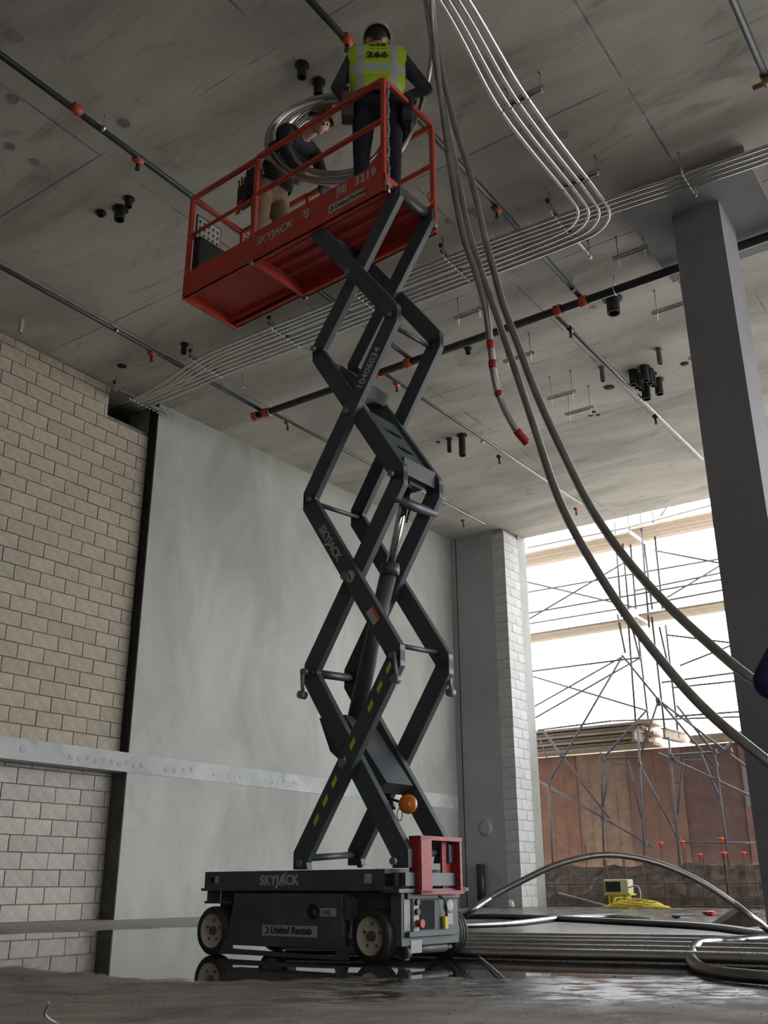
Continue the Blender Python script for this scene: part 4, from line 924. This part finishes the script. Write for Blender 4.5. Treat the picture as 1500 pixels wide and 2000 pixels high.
for (a, c) in (((957,668,7.0),(959,684,7.0)), ((962,708,6.95),(964,722,6.95)), ((972,765,6.9),(977,780,6.9)), ((1008,840,6.8),(1030,866,6.8))):
    i0, i1 = near_i(*a), near_i(*c); seg_ = pts[i0:max(i1+1, i0+3)]
    b = MB(); b.tube(seg_, HR*1.08, 10); b.build('red_tape', MT['tape'], o3, xf=Matrix.Translation(-o3.location))
for off, lab in ((0, 'inner hose of the hanging bundle at the top'), (12, 'outer hose of the hanging bundle at the top')):
    H = dh([(828+off,-60,7.9),(836+off,40,8.05),(850+off*.8,140,7.95),(866+off*.6,240,7.85),(886,330,7.7),(905+off*.3,420,7.5),(932+off*.3,520,7.3),(960+off*.3,590,7.15)][:5+0] + [(898+off*.5,400,7.5),(925+off*.3,500,7.35),(953,570,7.2)])
    if off == 0: continue
    flexhose(H[:6], HR*.9, label=lab)
# ---- coil carried on the platform
coilpts = []
def cp(px, py):
    """point on the slanting plane of the coil"""
    n_ = (LN - LD*.30 + Vector((0,0,-.18))).normalized(); A = lw(-.30, .07, 6.5)
    d = ray(px, py); t = (A-CAM).dot(n_)/d.dot(n_); return CAM + d*t
loops = [(658,272,141,88,-6),(655,272,132,81,-4),(657,277,124,86,-8),(656,270,110,72,-4),(660,273,104,64,-7),(657,276,94,70,-9)]
for li, (cx_, cy2, ax_, by_, tilt) in enumerate(loops):
    for k_ in range(20):
        a = math.radians(-60)-2*math.pi*k_/20; f_ = k_/20
        n2 = loops[(li+1) % len(loops)]
        ca, cb = (ax_*(1-f_)+n2[2]*f_, by_*(1-f_)+n2[3]*f_) if li < 5 else (ax_, by_)
        x = ca*math.cos(a); y = cb*math.sin(a); tt = math.radians(tilt)
        P = cp(cx_+x*math.cos(tt)-y*math.sin(tt), cy2+x*math.sin(tt)+y*math.cos(tt))
        coilpts.append(P + Vector((0, .012*((li*7) % 5), .01*((li*3) % 4))))
tail = [cp(790, 285), cp(812, 235), dep(828, 185, 8.1), dep(840, 130, 8.1), dep(842, 60, 8.1), dep(836, -60, 8.1)]
tail = [cp(640, 372), cp(700, 366), cp(752, 332), cp(785, 290), cp(810, 238)] + tail[2:]
flexhose(coilpts[::-1][:0] + coilpts, .020, 'coiled_conduit', 'coil of flexible conduit looped over the platform rail between both workers', pitch=.02, cat='conduit')
flexhose(tail, .022, 'coiled_conduit', 'bright flexible conduit curving from the coil up to the hanging bundle', pitch=.014, cat='conduit')

# ================================================================== FLOOR HOSES AND BITS
def fz(px, py, up=0.0): # point on the floor
    P = on(px, py, 2, up); return P
def D8(px, py, D=8.0): return dep(px, py, D)
def pln(px, py): # vertical plane facing the view at horizontal depth 7.6
    nrm = Vector((-.5727, .8198, 0)); d = ray(px, py); t = 7.7/d.dot(nrm); return CAM + d*t
arch = [fz(860,1812,.03), pln(905,1788), pln(960,1752), pln(1020,1720), pln(1085,1690), pln(1150,1673), pln(1200,1670), pln(1255,1678), pln(1310,1695), pln(1370,1723), pln(1430,1762), pln(1480,1800), fz(1515,1822,.03), fz(1600,1828,.03)]
flexhose(arch, .026, label='flexible conduit rising in a high arch behind the lift wheels')
for i, (P, lab) in enumerate((
    ([(700,1812),(860,1808),(1000,1803),(1100,1793),(1200,1790),(1262,1796),(1275,1800)], 'bright flexible conduit end lying near the far water edge'),)):
    flexhose([fz(x, y, .03) for x, y in P], .030, label=lab)
flexhose([fz(x, y, .028) for x, y in ((500,1800),(800,1790),(1000,1791),(1200,1800),(1380,1810),(1480,1823),(1560,1834))], .034, 'dark_hose', 'dark hose stretched across the far side of the puddle', m=MT['hose2'], pitch=None, cat='hose')
for i, (y0, rr_, lab) in enumerate(((1826, .020, 'farthest of the thin conduits lying straight behind the right wheel'), (1832, .020, 'second thin conduit lying straight behind the right wheel'), (1839, .022, 'third thin conduit, touching the thick floor conduit'),
                       (1850, .030, 'rear thick conduit lying straight across the wet floor'), (1861, .034, 'nearest thick conduit lying straight across the wet floor'))):
    P = [(560, y0-7), (760, y0-5), (930, y0-1), (1100, y0+1+i*.6), (1300, y0+3+i*1.1), (1520, y0+7+i*1.6), (1700, y0+12+i*2)]
    flexhose([fz(x, y, rr_) for x, y in P], rr_, label=lab, group='parallel floor conduits', pitch=.014)
P = [(1700,1838),(1580,1832),(1500,1832),(1450,1836),(1400,1837),(1366,1842),(1352,1856),(1350,1872),(1364,1888),(1400,1900),(1460,1907),(1530,1912),(1680,1918)]
flexhose([fz(x, y, .03) for x, y in P], .030, label='flexible conduit doubling back in a tight bend on the wet floor at right', pitch=.012)
flexhose([fz(x, y, .012) for x, y in ((930,1864),(955,1885),(985,1912))], .006, 'loose_wire', 'thin straight wire lying in the puddle beside the right wheel', m=MT['twig'], pitch=None, cat='wire')
# lamp box on its yellow stand, yellow cord
Q = on(1213, 1768, 1, 18.7); Q.z = 0
wlp = empty('work_box', Q, 'cream box with a dark window on a low yellow stand by the rebar', 'equipment')
b = MB(); b.box((-.26, -.12, .24), (.22, .16, .50)); b.build('housing', MT['cream'], wlp, bevel=.02)
b = MB(); b.box((-.23, -.127, .28), (.07, -.118, .46)); b.build('dark_window', MT['blk'], wlp, bevel=.01)
b = MB(); b.box((-.27, -.13, .22), (.25, .17, .25)); b.box((-.2, -.1, .0), (-.15, .1, .22)); b.box((.13, -.1, .0), (.18, .1, .22)); b.box((-.12, -.11, .07), (.1, -.05, .22)); b.build('stand', MT['yel'], wlp)
b = MB(); b.lathe([(.03, 0), (.03, .01)], (.02, -.115, .14), (0,-1,0), 12); b.build('gauge', MT['white'], wlp)
b = MB(); rp = random.Random(3); pts2 = []
for i in range(80):
    a = i*1.1; r = .22+.30*rp.random(); pts2.append((-7.0+1.25*r*math.cos(a), 17.75+r*.5*math.sin(a), .015+.32*rp.random()*max(0, .52-r)*2+.02*rp.random()))
b.tube(catmull(pts2, .06), .008, 5); b.build('extension_cord', MT['yel'], org=(-7.0, 17.75, 0), label='tangled yellow extension cord on the slab right of the cream box', cat='cord')
b = MB(); b.tube(catmull([(Q.x+.2, 18.6, .35), (Q.x+.42, 18.55, .38), (Q.x+.46, 18.5, .15), (Q.x+.2, 18.45, .03), (-7.3, 18.1, .02)], .05), .012, 6); b.build('power_lead', MT['wtxt'], org=Q, label='pale power lead looping down beside the cream box', cat='cord')
# pipe stub against the end wall
q = on(941, 1765, 1, 18.0); b = MB(); b.cyl((q.x, 18.0, 0), (q.x, 18.0, .78), .085, 18); b.lathe([(.06, 0), (.086, .0), (.086, .03), (.06, .03)], (q.x, 18.0, .77), (0,0,1), 18)
b.build('pipe_stub', MT['blk'], org=(q.x, 18, 0), label='black upright pipe stub at the foot of the end wall', cat='pipe')
# bits of rubbish
def lump(px, py, r, m, name, lab, cat, flat=.5, y=None, seed=1):
    P = on(px, py, 2, 0); rr = random.Random(seed); b = MB(); b.ell(P+Vector((0,0,r*flat)), (r, r*.8, r*flat), 8, 6)
    b.v = [P+Vector((0,0,r*flat)) + (v-P-Vector((0,0,r*flat)))*rr.uniform(.75, 1.15) for v in b.v]; b.sm = [False]*len(b.f)
    for v in b.v: v.z = max(v.z, .001)
    return b.build(name, m, org=P, label=lab, cat=cat)
lump(998, 1774, .08, MT['wtxt'], 'paper_cup', 'crumpled white cup at the foot of the block pier', 'rubbish', .9)
lump(1385, 1789, .10, MT['tape'], 'red_rag', 'small red rag on the far slab near the water', 'rubbish', .35, seed=2)
lump(1320, 1794, .06, MT['blk'], 'dark_rag', 'small black scrap beside the end of the bright conduit', 'rubbish', .4, seed=4)
b = MB(); P = on(124, 1797, 2, 0)
for k_ in range(7): a = random.random()*6.28; b.add([P+Vector((0,0,.01)), P+Vector((.16*math.cos(a), .16*math.sin(a), .04)), P+Vector((.1*math.cos(a+.5), .1*math.sin(a+.5), .10))], [(0,1,2)])
b.build('plastic_scrap', MT['plast'], org=P, label='crumpled clear plastic scrap below the block wall', cat='rubbish')
P = on(1440, 1812, 2, 0); b = MB(); b.prism([(-.28, 0), (.0, .0), (.10, .17), (.06, .19)], 1, -.14, .14); b.prism([(.0, .0), (.10, .17), (.17, .02)], 1, -.14, -.12)
b.build('bent_plate', MT['soil'], org=(0,0,0), label='bent dark metal plate propped under the arched conduit', cat='plate', xf=Matrix.Translation(P) @ Matrix.Rotation(math.radians(35), 4, 'Z'))
b = MB(); b.tube(catmull([on(92,1966,2,.10), on(88,1982,2,.07), on(104,1995,2,.03), on(135,2010,2,.012)], .01), .004, 6); b.tube(catmull([on(96,1958,2,.12), on(90,1972,2,.09), on(88,1982,2,.07)], .01), .004, 6)
b.build('bent_wire', MT['twig'], org=on(120,2005,2,0), label='pale bent tie wire sticking up at the lower left', cat='wire')
# gravel crumbs on the floor in front
b = MB(); rr = random.Random(11)
for i in range(420):
    dpt = rr.uniform(2.7, 5.2) if i < 300 else rr.uniform(7, 12); lat = rr.uniform(-.42, .42)*dpt
    if i >= 300: lat = rr.uniform(-.42, -.1)*dpt; dpt = 10.7+rr.uniform(-.4, .9)
    p = Vector((-.5727*dpt+.8198*lat, .8198*dpt+.5727*lat, 0)); s_ = rr.uniform(.002, .0065)
    q8 = [p+Vector((rr.uniform(-1, 1)*s_, rr.uniform(-1, 1)*s_, 0)) for _ in range(3)]; tp = p+Vector((0,0,s_*.5))
    b.add(q8+[tp], [(0,1,3),(1,2,3),(2,0,3)])
b.build('grit', MT['soil'], org=(-2, 3, 0), label='dark grit scattered over the muddy foreground slab', cat='grit', kind='stuff')

# ================================================================== PEOPLE
def figure(prims, name_mats, parent, vox=.011, smooth=5, name='body'):
    """prims: (tag, p, q, r0, r1) capsules or (tag, c, None, (rx,ry,rz)) ellipsoids -> one continuous skin"""
    b = MB()
    for pr in prims:
        if pr[2] is None: b.ell(pr[1], pr[3], 18, 12)
        else:
            p, q = Vector(pr[1]), Vector(pr[2]); r0, r1 = pr[3], pr[4]; d = q-p; L = d.length; n_ = 6
            prof = [(max(r0*math.sin(math.pi/2*i/n_), 1e-4), -r0*math.cos(math.pi/2*i/n_)) for i in range(n_+1)] + [(max(r1*math.cos(math.pi/2*i/n_), 1e-4), L+r1*math.sin(math.pi/2*i/n_)) for i in range(n_+1)]
            b.lathe(prof, p, d, 16, caps=False)
    tmp = b.build('tmp', MT['skin'])
    rm = tmp.modifiers.new('r', 'REMESH'); rm.mode = 'VOXEL'; rm.voxel_size = vox
    sm = tmp.modifiers.new('s', 'SMOOTH'); sm.factor = .5; sm.iterations = smooth
    dg = bpy.context.evaluated_depsgraph_get(); me = bpy.data.meshes.new_from_object(tmp.evaluated_get(dg))
    bpy.data.objects.remove(tmp); me.name = name
    n_ = len(me.polygons); cen = np.empty(n_*3); me.polygons.foreach_get('center', cen); cen = cen.reshape(-1, 3)
    best = np.full(n_, 1e9); idx = np.zeros(n_, int); tags = list(name_mats.keys()); tgi = np.zeros(n_, int)
    for pr in prims:
        if pr[2] is None:
            dd = np.linalg.norm((cen-np.array(pr[1]))/np.array(pr[3]), axis=1); dist = (dd-1)*min(pr[3])
        else:
            p, q = np.array(pr[1], float), np.array(pr[2], float); v = q-p; t = np.clip(((cen-p)@v)/(v@v+1e-9), 0, 1)
            dist = np.linalg.norm(cen-(p+t[:, None]*v), axis=1)-(pr[3]+(pr[4]-pr[3])*t)
        w = dist < best; best[w] = dist[w]; tgi[w] = tags.index(pr[0])
    me.materials.clear()
    for t in tags: me.materials.append(name_mats[t])
    me.polygons.foreach_set('material_index', tgi.astype(np.int32)); me.polygons.foreach_set('use_smooth', [True]*n_); me.update()
    o = bpy.data.objects.new(name, me); COL.objects.link(o); o.parent = parent
    return o, tgi, tags
def shell(body, keep, off, name, m, parent, thick=.004):
    """garment: offset copy of the kept faces"""
    me = body.data; bm = bmesh.new(); bm.from_mesh(me); bm.normal_update()
    bmesh.ops.delete(bm, geom=[f for f in bm.faces if not keep(f)], context='FACES')
    for v in bm.verts: v.co += v.normal*off
    for _ in range(2): bmesh.ops.smooth_vert(bm, verts=bm.verts[:], factor=.5, use_axis_x=True, use_axis_y=True, use_axis_z=True)
    for f in bm.faces: f.material_index = 0; f.smooth = True
    me2 = bpy.data.meshes.new(name); bm.to_mesh(me2); bm.free(); me2.materials.append(m)
    o = bpy.data.objects.new(name, me2); COL.objects.link(o); o.parent = parent
    so = o.modifiers.new('s', 'SOLIDIFY'); so.thickness = thick; so.offset = 1
    return o
def hand(tagn, wr, d, up, closed=.5, s=1.0, side=1):
    """palm + five fingers; d = pointing direction, up = back of the hand"""
    d = Vector(d).normalized(); up = Vector(up); up = (up-d*up.dot(d)).normalized(); sd = d.cross(up)*side
    wr = Vector(wr); P = [(tagn, wr, wr+d*.05*s, .026*s, .030*s)]
    for i, (o_, L) in enumerate(((-.030, .072), (-.010, .080), (.011, .075), (.030, .058))):
        a = wr+d*.085*s+sd*o_*s; b0 = wr+d*.02*s+sd*o_*.7*s
        P.append((tagn, b0, a, .013*s, .011*s))
        m1 = a+(d*(1-closed*.6)-up*closed*.7).normalized()*L*.5*s; m2 = m1+(d*(1-closed*1.6)-up*closed).normalized()*L*.45*s
        P.append((tagn, a, m1, .010*s, .009*s)); P.append((tagn, m1, m2, .009*s, .008*s))
    t0 = wr+d*.02*s-sd*.022*s; t1 = t0+(d*.6-sd*.8).normalized()*.045*s; t2 = t1+(d*.9-sd*.2-up*closed*.5).normalized()*.034*s
    P.append((tagn, t0, t1, .014*s, .012*s)); P.append((tagn, t1, t2, .012*s, .009*s)); return P
def head(c, fwd, up, s=1.0):
    c = Vector(c); f = Vector(fwd).normalized(); u = Vector(up); u = (u-f*u.dot(f)).normalized(); r = f.cross(u)
    P = [('skin', c-f*.010*s+u*.02*s, c+f*.02*s+u*.02*s, .084*s, .078*s), ('skin', c+f*.035*s-u*.05*s, c+f*.045*s-u*.065*s, .052*s, .040*s),
         ('skin', c+f*.095*s-u*.005*s, c+f*.108*s-u*.028*s, .009*s, .013*s), ('skin', c+f*.082*s-u*.060*s-r*.018*s, c+f*.082*s-u*.060*s+r*.018*s, .009*s, .009*s)]
    for q in (-1, 1): P.append(('skin', c+r*q*.088*s+u*.012*s-f*.012*s, c+r*q*.090*s-u*.018*s-f*.008*s, .014*s, .010*s)); 
    hair = [('hair', c-f*.035*s+u*.03*s, c-f*.015*s+u*.045*s, .079*s, .079*s), ('hair', c-f*.055*s-u*.01*s, c-f*.05*s-u*.035*s, .045*s, .038*s)]
    return P+hair, (c, f, u, r)
def hard_hat(parent, H, m, s=1.0):
    c, f, u, r = H; b = MB(); n_ = 28
    vs = []; rings = [(1.0, 0.0), (.985, .35), (.90, .62), (.72, .83), (.45, .95), (.18, .99), (.001, 1.0)]
    for rr_, hh in rings:
        for k_ in range(n_):
            a = 2*math.pi*k_/n_; vs.append(c+u*(.045+.125*hh)*s + f*(rr_*.128*math.cos(a))*s + r*(rr_*.108*math.sin(a))*s - f*.005*s)
    o0 = len(rings)*n_
    fs = [(i*n_+k_, i*n_+(k_+1) % n_, (i+1)*n_+(k_+1) % n_, (i+1)*n_+k_) for i in range(len(rings)-1) for k_ in range(n_)]
    for k_ in range(n_):
        a = 2*math.pi*k_/n_; ext = 1.10+.32*max(0, math.cos(a))**3
        vs.append(c+u*(.040-.012*max(0, math.cos(a)))*s + f*(ext*.128*math.cos(a))*s + r*(1.10*.108*math.sin(a))*s - f*.005*s)
    fs += [(k_, o0+k_, o0+(k_+1) % n_, (k_+1) % n_) for k_ in range(n_)]
    b.add(vs, fs, 0, True); o = b.build('hard_hat', m, parent)
    so = o.modifiers.new('s', 'SOLIDIFY'); so.thickness = .004
    b = MB(); b.bar(c+u*.165*s-f*.09*s, c+u*.168*s+f*.08*s, .03*s, .014*s, u); b.build('hat_ridge', m, o)
    b = MB(); b.tube([c+u*.055*s+f*(.120*math.cos(a))*s+r*(.100*math.sin(a))*s for a in [2*math.pi*i/20 for i in range(20)]], .009*s, 6, closed=True); b.build('hat_suspension', MT['blk'], o)
    return o
def eyes(parent, H, s=1.0):
    c, f, u, r = H
    for q in (-1, 1): b = MB(); b.ell(c+f*.088*s+r*q*.032*s-u*.002*s, (.010, .010, .010), 10, 8); b.build('eye', MT['btxt'], parent)

# ---- worker one: standing, back to the camera, lime vest
S1 = 1.055
p1 = empty('person', lw(1.14, .27, ZD+.012), 'standing worker seen from behind, lime vest numbered 266, white hard hat', 'person', rz=math.radians(35))
p1.scale = (S1, S1, S1)
PR = []
for q in (-1, 1):
    hx = q*.10
    PR += [('navy', (hx, 0, .93), (hx+q*.02, .02, .52), .095, .066), ('navy', (hx+q*.02, .02, .52), (hx+q*.02, -.01, .14), .064, .050),
           ('boot', (hx+q*.02, -.03, .06), (hx+q*.025, .14, .045), .052, .042), ('boot', (hx+q*.02, -.01, .14), (hx+q*.02, -.03, .05), .052, .05)]
PR += [('navy', (-.07, 0, .96), (.07, 0, .96), .12, .12), ('shirt', (-.06, 0, 1.10), (.06, 0, 1.10), .118, .118), ('shirt', (-.10, .0, 1.28), (.10, .0, 1.28), .125, .125), ('shirt', (-.13, .0, 1.42), (.13, .0, 1.42), .105, .105),
       ('shirt', (-.05, .01, 1.50), (.05, .01, 1.50), .07, .07), ('skin', (0, .02, 1.50), (0, .045, 1.62), .056, .054)]
EL = {-1: Vector((-.315, .04, 1.20)), 1: Vector((.385, .06, 1.20))}; HN = {-1: Vector((-.20, .27, 1.16)), 1: Vector((.20, .27, 1.32))}
for q in (-1, 1):
    sh = Vector((q*.185, 0, 1.44))
    PR += [('shirt', sh, EL[q], .066, .050), ('shirt', EL[q], EL[q].lerp(HN[q], .85), .048, .034)]
    PR += hand('skin', EL[q].lerp(HN[q], .9), HN[q]-EL[q], (0, 0, 1), .5, 1.0, q)
hp, H1_ = head((0, .075, 1.70), (0, 1, -.25), (0, .25, 1)); PR += hp
b1, tg, tags = figure(PR, {'navy': MT['navy'], 'shirt': MT['char'], 'skin': MT['skin'], 'boot': MT['boot'], 'hair': MT['hair']}, p1, vox=.009)
hard_hat(p1, H1_, MT['hat']); eyes(p1, H1_)
v1 = shell(b1, lambda f: f.calc_center_median().z > 1.03 and f.calc_center_median().z < 1.555 and abs(f.calc_center_median().x) < (.215 if f.calc_center_median().z > 1.33 else .235-.0*f.calc_center_median().z) and f.material_index == 1 and not (abs(f.calc_center_median().x) > .20 and f.calc_center_median().z < 1.36), .020, 'vest', MT['lime'], p1)
def wrap_text(s, size, z, parent, target, name, cx=0, **k):
    o = text(s, name, size, MT['btxt'], parent, Matrix.Identity(4), align='CENTER', **k)
    me = target.data; bvh = BVHTree.FromPolygons([v.co.copy() for v in me.vertices], [p.vertices[:] for p in me.polygons])
    bm = bmesh.new(); bm.from_mesh(o.data); bmesh.ops.triangulate(bm, faces=bm.faces[:])
    pts_ = []
    for v in bm.verts:
        X_, Z_ = v.co.x+cx, v.co.y+z
        hit = bvh.ray_cast(Vector((X_, -1, Z_)), Vector((0, 1, 0)))
        if hit[0] is not None: pts_.append((X_, Z_, hit[0].y))
    A_m = np.array([(1, x_, z_, x_*x_) for x_, z_, _ in pts_]); yv = np.array([p_[2] for p_ in pts_])
    co = np.linalg.lstsq(A_m, yv, rcond=None)[0]; off = max(0, float((A_m@co-yv).max()))+.006
    for v in bm.verts:
        X_, Z_ = v.co.x+cx, v.co.y+z
        v.co = Vector((X_, co[0]+co[1]*X_+co[2]*Z_+co[3]*X_*X_-off-v.co.z, Z_))
    bm.to_mesh(o.data); bm.free()
wrap_text('266', .11, 1.315, v1, v1, 'vest_number', bold=.003)
wrap_text('CSE', .080, 1.455, v1, v1, 'vest_letters', bold=.001)
wrap_text('- -- - --- -- -', .03, 1.418, v1, v1, 'vest_small_print')
# tool belt with pouches
b = MB(); ring = [Vector((.195*math.cos(a), .145*math.sin(a), 1.02)) for a in [2*math.pi*i/28 for i in range(28)]]
n_ = 28; vs = [p+Vector((0,0,dz)) for dz in (-.03, .03) for p in ring]; b.add(vs, [(i, (i+1) % n_, n_+(i+1) % n_, n_+i) for i in range(n_)], 0, True)
blt = b.build('tool_belt', MT['blk'], p1); so = blt.modifiers.new('s', 'SOLIDIFY'); so.thickness = .012
b = MB(); b.box((-.05, -.16, .99), (.03, -.148, 1.045)); b.build('belt_patch', MT['leather'], blt)
for q, m_, w_, zz in ((-1, 'leather', .085, .80), (1, 'blk', .10, .74)):
    b = MB(); cx_ = q*.225; b.prism([(-w_, zz+.22), (w_, zz+.22), (w_*1.05, zz+.06), (w_*.6, zz), (-w_*.6, zz), (-w_*1.05, zz+.06)], 0, cx_-.045, cx_+.045)
    for v in b.v: v.y -= .04
    pc = b.build('pouch', MT[m_], blt, bevel=.015)
    b = MB()
    for i in range(4): b.cyl((cx_-.02+.012*i, -.09+i*.035, zz+.15), (cx_-.0+.018*i+q*.02, -.10+i*.04, zz+.29+.02*(i % 2)), .010, 8)
    b.build('hand_tool', MT['blk'], pc)

# ---- worker two: bending forward over the coil
p2 = empty('person', lw(-.18, .36, ZD-.015), 'stooping worker in black jacket and tan trousers beside the cable coil', 'person', rz=LA)
def LL(s, z, t=.30): return Vector((s+.18, t-.30, z-(ZD-.015)))
PR = []
hipz = 6.13
for q in (-1, 1):
    y = q*.10; hx = LL(-.16, hipz)+Vector((0, y, 0)); kn = LL(-.12+.04*q, 5.72)+Vector((0, y*1.1, 0)); an = LL(-.18+.05*q, 5.34)+Vector((0, y*1.15, 0))
    PR += [('trou', hx, kn, .100, .072), ('trou', kn, an, .070, .056), ('boot', an-Vector((0,0,.05)), an+Vector((.13, 0, -.06)), .048, .042)]
PR += [('trou', LL(-.17, hipz+.02)+Vector((0,-.06,0)), LL(-.17, hipz+.02)+Vector((0,.06,0)), .125, .125), ('jack', LL(-.08, hipz+.16)+Vector((0,-.06,0)), LL(-.08, hipz+.16)+Vector((0,.06,0)), .12, .12),
       ('jack', LL(.03, 6.42)+Vector((0,-.09,0)), LL(.03, 6.42)+Vector((0,.09,0)), .125, .125), ('jack', LL(.15, 6.54)+Vector((0,-.12,0)), LL(.15, 6.54)+Vector((0,.12,0)), .105, .105), ('skin', LL(.22, 6.56), LL(.34, 6.58), .055, .052)]
for q in (-1, 1):
    sh = LL(.20, 6.52)+Vector((0, q*.18, 0)); el = LL(.22+.06*(q > 0), 6.25)+Vector((0, q*.21, 0)); wr = LL(.32, 6.04)+Vector((0, q*.15, 0))
    PR += [('jack', sh, el, .062, .048), ('jack', el, wr, .047, .034)]; PR += hand('glove', wr, (.4, 0, -1), (1, 0, .4), .6, 1.05, q)
hp, H2_ = head(LL(.42, 6.60), (1, -.25, -.55), (.45, 0, 1)); PR += hp
b2_, tg, tags = figure(PR, {'trou': MT['brown'], 'jack': MT['black'], 'skin': MT['skin'], 'boot': MT['boot'], 'glove': MT['glove'], 'hair': MT['hair']}, p2, vox=.009)
hard_hat(p2, H2_, MT['hatb']); eyes(p2, H2_)
b = MB(); b.cyl(H2_[0]+H2_[1]*.13+H2_[2]*.09, H2_[0]+H2_[1]*.16+H2_[2]*.085, .018, 10); b.build('headlamp', MT['wtxt'], p2)
c0 = LL(-.15, hipz+.12); b = MB(); vs = []
for dz in (-.035, .035):
    for i in range(28): a = 2*math.pi*i/28; vs.append(c0+Vector((.155*math.cos(a)+dz*.35, .20*math.sin(a), dz)))
b.add(vs, [(i, (i+1) % 28, 28+(i+1) % 28, 28+i) for i in range(28)], 0, True); bl2 = b.build('tool_belt', MT['blk'], p2); so = bl2.modifiers.new('s', 'SOLIDIFY'); so.thickness = .012
for (s_, t_) in ((-.33, .16), (-.12, .06)):
    c = LL(s_, 6.12, t_); b = MB(); b.obox(c, (.07,0,0), (0,.04,0), (0,0,.11)); b.build('pouch', MT['blk'], bl2, bevel=.015)
    b = MB()
    for i in range(4): b.cyl(c+Vector((-.05+i*.03, -.02, .05)), c+Vector((-.06+i*.035, -.03, .18+.02*(i % 2))), .009, 6)
    b.build('hand_tool', MT['leather'], bl2)
c = LL(-.36, 6.0, .12); b = MB()
for i in range(3): b.cyl(c+Vector((i*.02, 0, .05)), c+Vector((i*.02-.03, 0, -.08)), .007, 6)
b.build('plier_handles', MT['tape'], bl2, label='red plier handles')
v2 = shell(b2_, lambda f: f.material_index == 1 and f.calc_center_median().x < .20 and f.calc_center_median().z < 6.42-ZD and f.normal.x < .1, .016, 'vest', MT['lime'], p2)

# ---- third person: only an elbow in a dark blue sleeve reaches into the frame
el3 = dep(1518, 1325, 4.25)
p3 = empty('person', (el3.x+.27*.8198, el3.y+.27*.5727, 0), 'person beyond the right edge, only a dark blue sleeved elbow in view', 'person', rz=math.radians(35))
PR = []
for q in (-1, 1):
    PR += [('navy', (q*.10, 0, .90), (q*.12, .02, .50), .095, .066), ('navy', (q*.12, .02, .50), (q*.12, -.01, .12), .064, .050), ('boot', (q*.12, -.03, .06), (q*.125, .14, .045), .052, .042)]
PR += [('navy', (-.07, 0, .94), (.07, 0, .94), .12, .12), ('shirt', (-.06, 0, 1.10), (.06, 0, 1.10), .12, .12), ('shirt', (-.10, 0, 1.28), (.10, 0, 1.28), .125, .125), ('shirt', (-.13, 0, 1.42), (.13, 0, 1.42), .10, .10), ('skin', (0, .01, 1.48), (0, .02, 1.60), .056, .054)]
ez = el3.z
for q in (-1, 1):
    sh = Vector((q*.18, 0, 1.42)); el = Vector((q*.27, .05, ez)); wr = Vector((q*.14, .27, ez+.05))
    PR += [('shirt', sh, el, .072, .086), ('shirt', el, wr, .084, .045)]; PR += hand('skin', wr, wr-el, (0,0,1), .6, 1.0, q)
hp, H3_ = head((0, .06, 1.69), (0, 1, 0), (0, 0, 1)); PR += hp
figure(PR, {'navy': MT['navy'], 'shirt': MT['dnavy'], 'skin': MT['skin'], 'boot': MT['boot'], 'hair': MT['hair']}, p3, vox=.010); hard_hat(p3, H3_, MT['hat']); eyes(p3, H3_)
# cardboard box and wire ends on the deck by the worker's boots
P = lw(.80, .16, ZD+.012); b = MB(); b.box((0, 0, 0), (.22, .18, .15)); b.build('carton', MT['wood'], org=(0,0,0), label='open brown carton on the platform deck by the worker in lime', cat='box', xf=Matrix.Translation(P) @ Matrix.Rotation(LA, 4, 'Z'))
